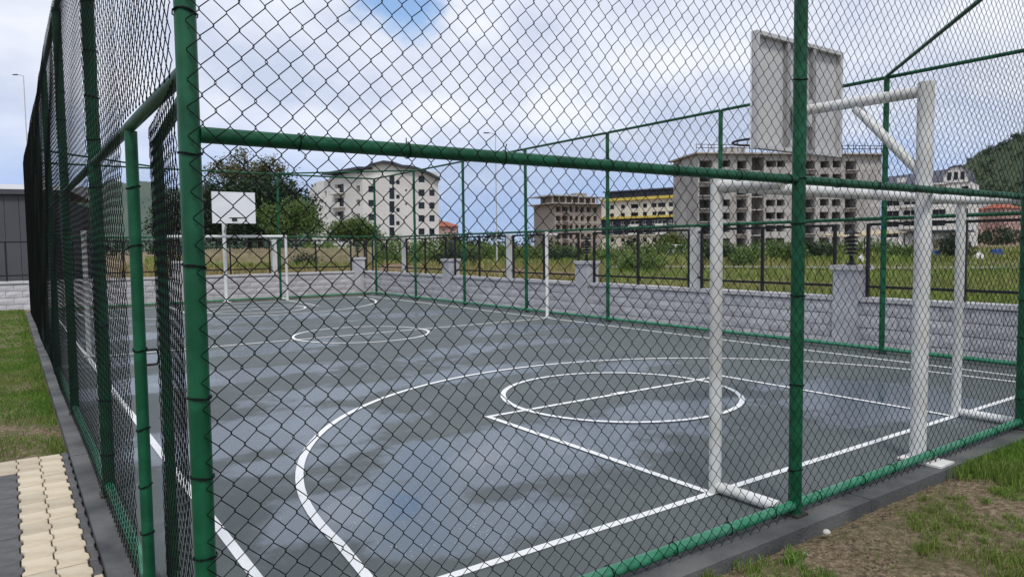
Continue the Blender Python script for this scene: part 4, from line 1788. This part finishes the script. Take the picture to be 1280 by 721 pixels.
def house(px0, px1, depth, ytop, label, m, roofm_, pitch=2.0, floors=3, group=None, name='house'):
    A, B = ground_at(px0, depth), ground_at(px1, depth + 6)
    t = thing(name, label, 'house', A, 0, group)
    f = Fac(A, B, t)
    zt = f.uz((px0 + px1) / 2, ytop)[1]
    rects = []
    nw = max(2, int(f.len / 3.4))
    for k in range(floors):
        z = zt - 1.7 - 3 * k
        if z < 1:
            break
        for i in range(nw):
            u = f.len * (i + .5) / nw
            rects.append((u - .65, u + .65, z - .7, z + .7))
    f.wall(-.3, zt, rects, .3, m)
    for r_ in rects:
        f.window(r_, .3, frame=whitew, fw=.14)
    b1, b2 = back(A, B, 11)
    shell(t, [A, B, b2, b1], -.3, zt - .01, m, {0})
    mb = MB()
    e0, e1 = f.P(-.7, zt, .7), f.P(f.len + .7, zt, .7)
    k0, k1 = f.P(-.7, zt, -11.7), f.P(f.len + .7, zt, -11.7)
    r0, r1_ = f.P(f.len * .2, zt + pitch, -5.5), f.P(f.len * .8, zt + pitch, -5.5)
    for q in ([e0, e1, r1_, r0], [k1, k0, r0, r1_], [k0, e0, r0], [e1, k1, r1_], [e0, k0, k1, e1]):
        mb.face(q)
    ro = mb.build('roof', roofm_, t)
    f.slab(f.len * .3, f.len * .3 + .8, zt + .5, zt + pitch + 1.0, -4.6, -3.9, m, 'chimney', ro)
    return t


house(549, 573, 300, 283, 'small pale house with red tiled roof beside the white apartment block', pinkw, redroof, 2.2, 3)
TG = 'houses at the foot of the wooded hill'
house(1205, 1228, 330, 262, 'pinkish house with red roof beside the rounded gable building', pinkw, redroof, 2.5, 5, TG)
house(1232, 1252, 345, 268, 'white house with red roof amid the houses under the hill', whitew, redroof, 2.5, 5, TG)
house(1255, 1276, 335, 260, 'rose coloured house with red roof under the hill', pinkw, redroof, 2.5, 5, TG)
house(1280, 1306, 340, 266, 'white house with slate roof at the end of the hillside row', whitew, slate, 2.5, 5, TG)
house(1240, 1262, 420, 246, 'tall white house rising above the red roofs under the hill', whitew, palem, 1.2, 4, TG)


# ---- dark grey clad building by the far wall
def grey_hall():
    A, B = ground_at(-170, 31), ground_at(80, 34)
    t = thing('clad_hall', 'low dark grey clad building with pale metal roof behind the far wall', 'building', A)
    f = Fac(A, B, t)
    zt = f.uz(10, 243)[1]
    f.wall(-.3, zt, [], .1, mortar, name='backing')
    n = 13
    for k in range(n):
        f.slab(f.len * k / n + .012, f.len * (k + 1) / n - .012, -.25, zt - .02, .01, .06, greyclad, 'cladding_panel')
    f.slab(-.3, f.len + .3, zt, zt + .22, -.2, .25, greyclad, 'fascia')
    b1, b2 = back(A, B, 10)
    shell(t, [A, B, b2, b1], -.3, zt - .01, greyclad, {0})
    mb = MB()
    e0, e1, r0, r1_ = f.P(-.3, zt + .23, .2), f.P(f.len + .3, zt + .23, .2), f.P(-.3, zt + .85, -5), f.P(f.len + .3, zt + .85, -5)
    k0, k1 = f.P(-.3, zt + .23, -10.2), f.P(f.len + .3, zt + .23, -10.2)
    mb.face([e0, e1, r1_, r0])
    mb.face([r0, r1_, k1, k0])
    mb.face([e1, k1, r1_])
    mb.face([e0, r0, k0])
    ro = mb.build('roof', palem, t)
    u = f.uz(24, 240)[0]
    f.slab(u - .3, u + .25, zt + .7, zt + 1.3, -5.6, -4.9, whitew, 'roof_vent', ro)
    f.slab(u - .38, u + .33, zt + 1.31, zt + 1.38, -5.7, -4.8, palem, 'vent_cap', ro)


grey_hall()


# ---- sheds and yard things in the field
def shed():
    A, B = ground_at(1128, 84), ground_at(1196, 80)
    t = thing('field_shed', 'low pale block shed with dark flat roof across the field', 'shed', A)
    f = Fac(A, B, t)
    zt = f.uz(1160, 291)[1]
    r_ = [(1.0, 1.8, .9, 1.8), (3.2, 4.2, -.2, 1.8), (5.2, 6.1, .9, 1.8)]
    f.wall(-.3, zt, r_, .5, shedw)
    f.window(r_[0], .3, frame=wood, mull=True)
    f.window(r_[2], .3, frame=wood, mull=True)
    f.slab(3.25, 4.15, -.15, 1.78, -.35, -.28, wood, 'door')
    b1, b2 = back(A, B, 5)
    shell(t, [A, B, b2, b1], -.3, zt, shedw, {0})
    f.slab(-.4, f.len + .4, zt + .02, zt + .28, -5.4, .5, roofd, 'roof')
    A, B = ground_at(1052, 76), ground_at(1128, 78)
    t = thing('lean_to_canopy', 'open lean-to canopy on thin posts beside the pale block shed', 'canopy', A)
    f = Fac(A, B, t)
    mb = MB()
    z0, z1 = f.uz(1055, 297)[1], f.uz(1126, 291)[1]
    c = [f.P(-.2, z0, .6), f.P(f.len, z1, .6), f.P(f.len, z1 + .3, -3.5), f.P(-.2, z0 + .3, -3.5)]
    d = [p_ + Vector((0, 0, .1)) for p_ in c]
    mb.face(d)
    mb.face(c[::-1])
    for i in range(4):
        mb.face([c[i], c[(i + 1) % 4], d[(i + 1) % 4], d[i]])
    mb.build('roof', wood, t)
    for u in (.1, f.len * .33, f.len * .66, f.len - .1):
        zz = z0 + (z1 - z0) * u / f.len
        MB().tube([f.P(u, -.1, .4), f.P(u, zz - .02, .4)], .05, 8).build('post', rust, t)


shed()


def barrel(px, depth, label):
    t = thing('plastic_barrel', label, 'barrel', ground_at(px, depth, -.1), 0, 'blue barrels in the field')
    MB().lathe([(.27, 0), (.30, .08), (.30, .30), (.32, .33), (.30, .36), (.30, .60), (.32, .63), (.30, .66), (.30, .84), (.25, .92)], 0, 0, 16).build('drum', bluep, t)
    MB().lathe([(.24, .921), (.24, .95), (.20, .96)], 0, 0, 16).build('lid', black, t)


barrel(1172, 62, 'blue plastic barrel standing before the pale block shed')
barrel(1243, 66, 'blue plastic barrel standing alone before the hillside houses')
barrel(1249, 67, 'blue plastic barrel leaning close to another before the hillside houses')


def sack(px, depth, s, label):
    t = thing('bulk_sack', label, 'sack', ground_at(px, depth, -.1))
    MB().lathe([(.42 * s, 0), (.52 * s, .2 * s), (.50 * s, .55 * s), (.40 * s, .8 * s), (.20 * s, .95 * s)], 0, 0, 10).build('body', sackm, t)
    MB().lathe([(.16 * s, .951 * s), (.10 * s, 1.1 * s), (.2 * s, 1.25 * s)], 0, 0, 10).build('tied_neck', sackm, t)


sack(1224, 58, .75, 'tied white bulk sack in the grass near the blue barrels')
sack(1077, 56, .65, 'tied white bulk sack under the open canopy')


def van():
    base = ground_at(846, 92, -.1)
    t = thing('parked_van', 'small white van with dark windows parked beyond the wall', 'van', base, math.atan2(0.79, 0.61) + .35)
    prof = [(-.85, .35), (-.85, .95), (-.78, 1.0), (-.55, 1.62), (1.25, 1.66), (1.32, 1.0), (1.34, .35)]
    prof = [(x - .3, z) for x, z in prof]
    mb = MB()
    for s in (-.75, .75):
        q = [(x, s, z) for x, z in prof]
        mb.face(q if s < 0 else q[::-1])
    for i in range(len(prof)):
        (x0, z0), (x1, z1) = prof[i], prof[(i + 1) % len(prof)]
        mb.face([(x0, -.75, z0), (x0, .75, z0), (x1, .75, z1), (x1, -.75, z1)])
    mb.build('body', whitep, t)
    for (a, b) in ((-.85, -.35), (-.28, .30), (.37, .90)):
        for s in (-1, 1):
            MB().box(a, b, s * .757 - .006, s * .757 + .006, 1.05, 1.48).build('side_window', glassd, t)
    W_ = MB()
    W_.face([(-1.085, -.62, 1.06), (-1.085, .62, 1.06), (-.895, .58, 1.55), (-.895, -.58, 1.55)])
    W_.build('windscreen', glassd, t)
    for s in (-.5, .5):
        MB().box(-1.165, -1.152, s - .12, s + .12, .72, .88).build('headlight', palem, t)
    MB().box(-1.19, -1.152, -.7, .7, .38, .55).build('bumper', black, t)
    for x in (-.75, .70):
        for s in (-1, 1):
            w_ = MB().tube([(x, s * .62, .30), (x, s * .78, .30)], .30, 18).build('wheel', black, t)
            MB().tube([(x, s * .782, .30), (x, s * .79, .30)], .17, 14).build('rim', palem, w_)


van()


def street_lamp(px, depth, ytop, label, side=-1):
    base = ground_at(px, depth, -.1)
    top = PX(px, ytop, depth).z
    t = thing('street_lamp', label, 'street lamp', base, math.atan2(AX_R.y, AX_R.x), 'tall street lamps beyond the court')
    MB().tube([(0, 0, 0), (0, 0, top * .5), (0, 0, top)], [.07, .045, .03], 10).build('pole', palem, t)
    MB().tube([(0, 0, top), (side * .3, 0, top + .12), (side * .55, 0, top + .14)], .03, 8).build('arm', palem, t)
    MB().box(min(side * .5, side * .95), max(side * .5, side * .95), -.09, .09, top + .10, top + .17).build('lamp_head', roofd, t)


street_lamp(40, 66, 97, 'tall slim street lamp above the grey clad building', -1)
street_lamp(621, 58, 168, 'tall slim street lamp standing in the field before the tower', -1)
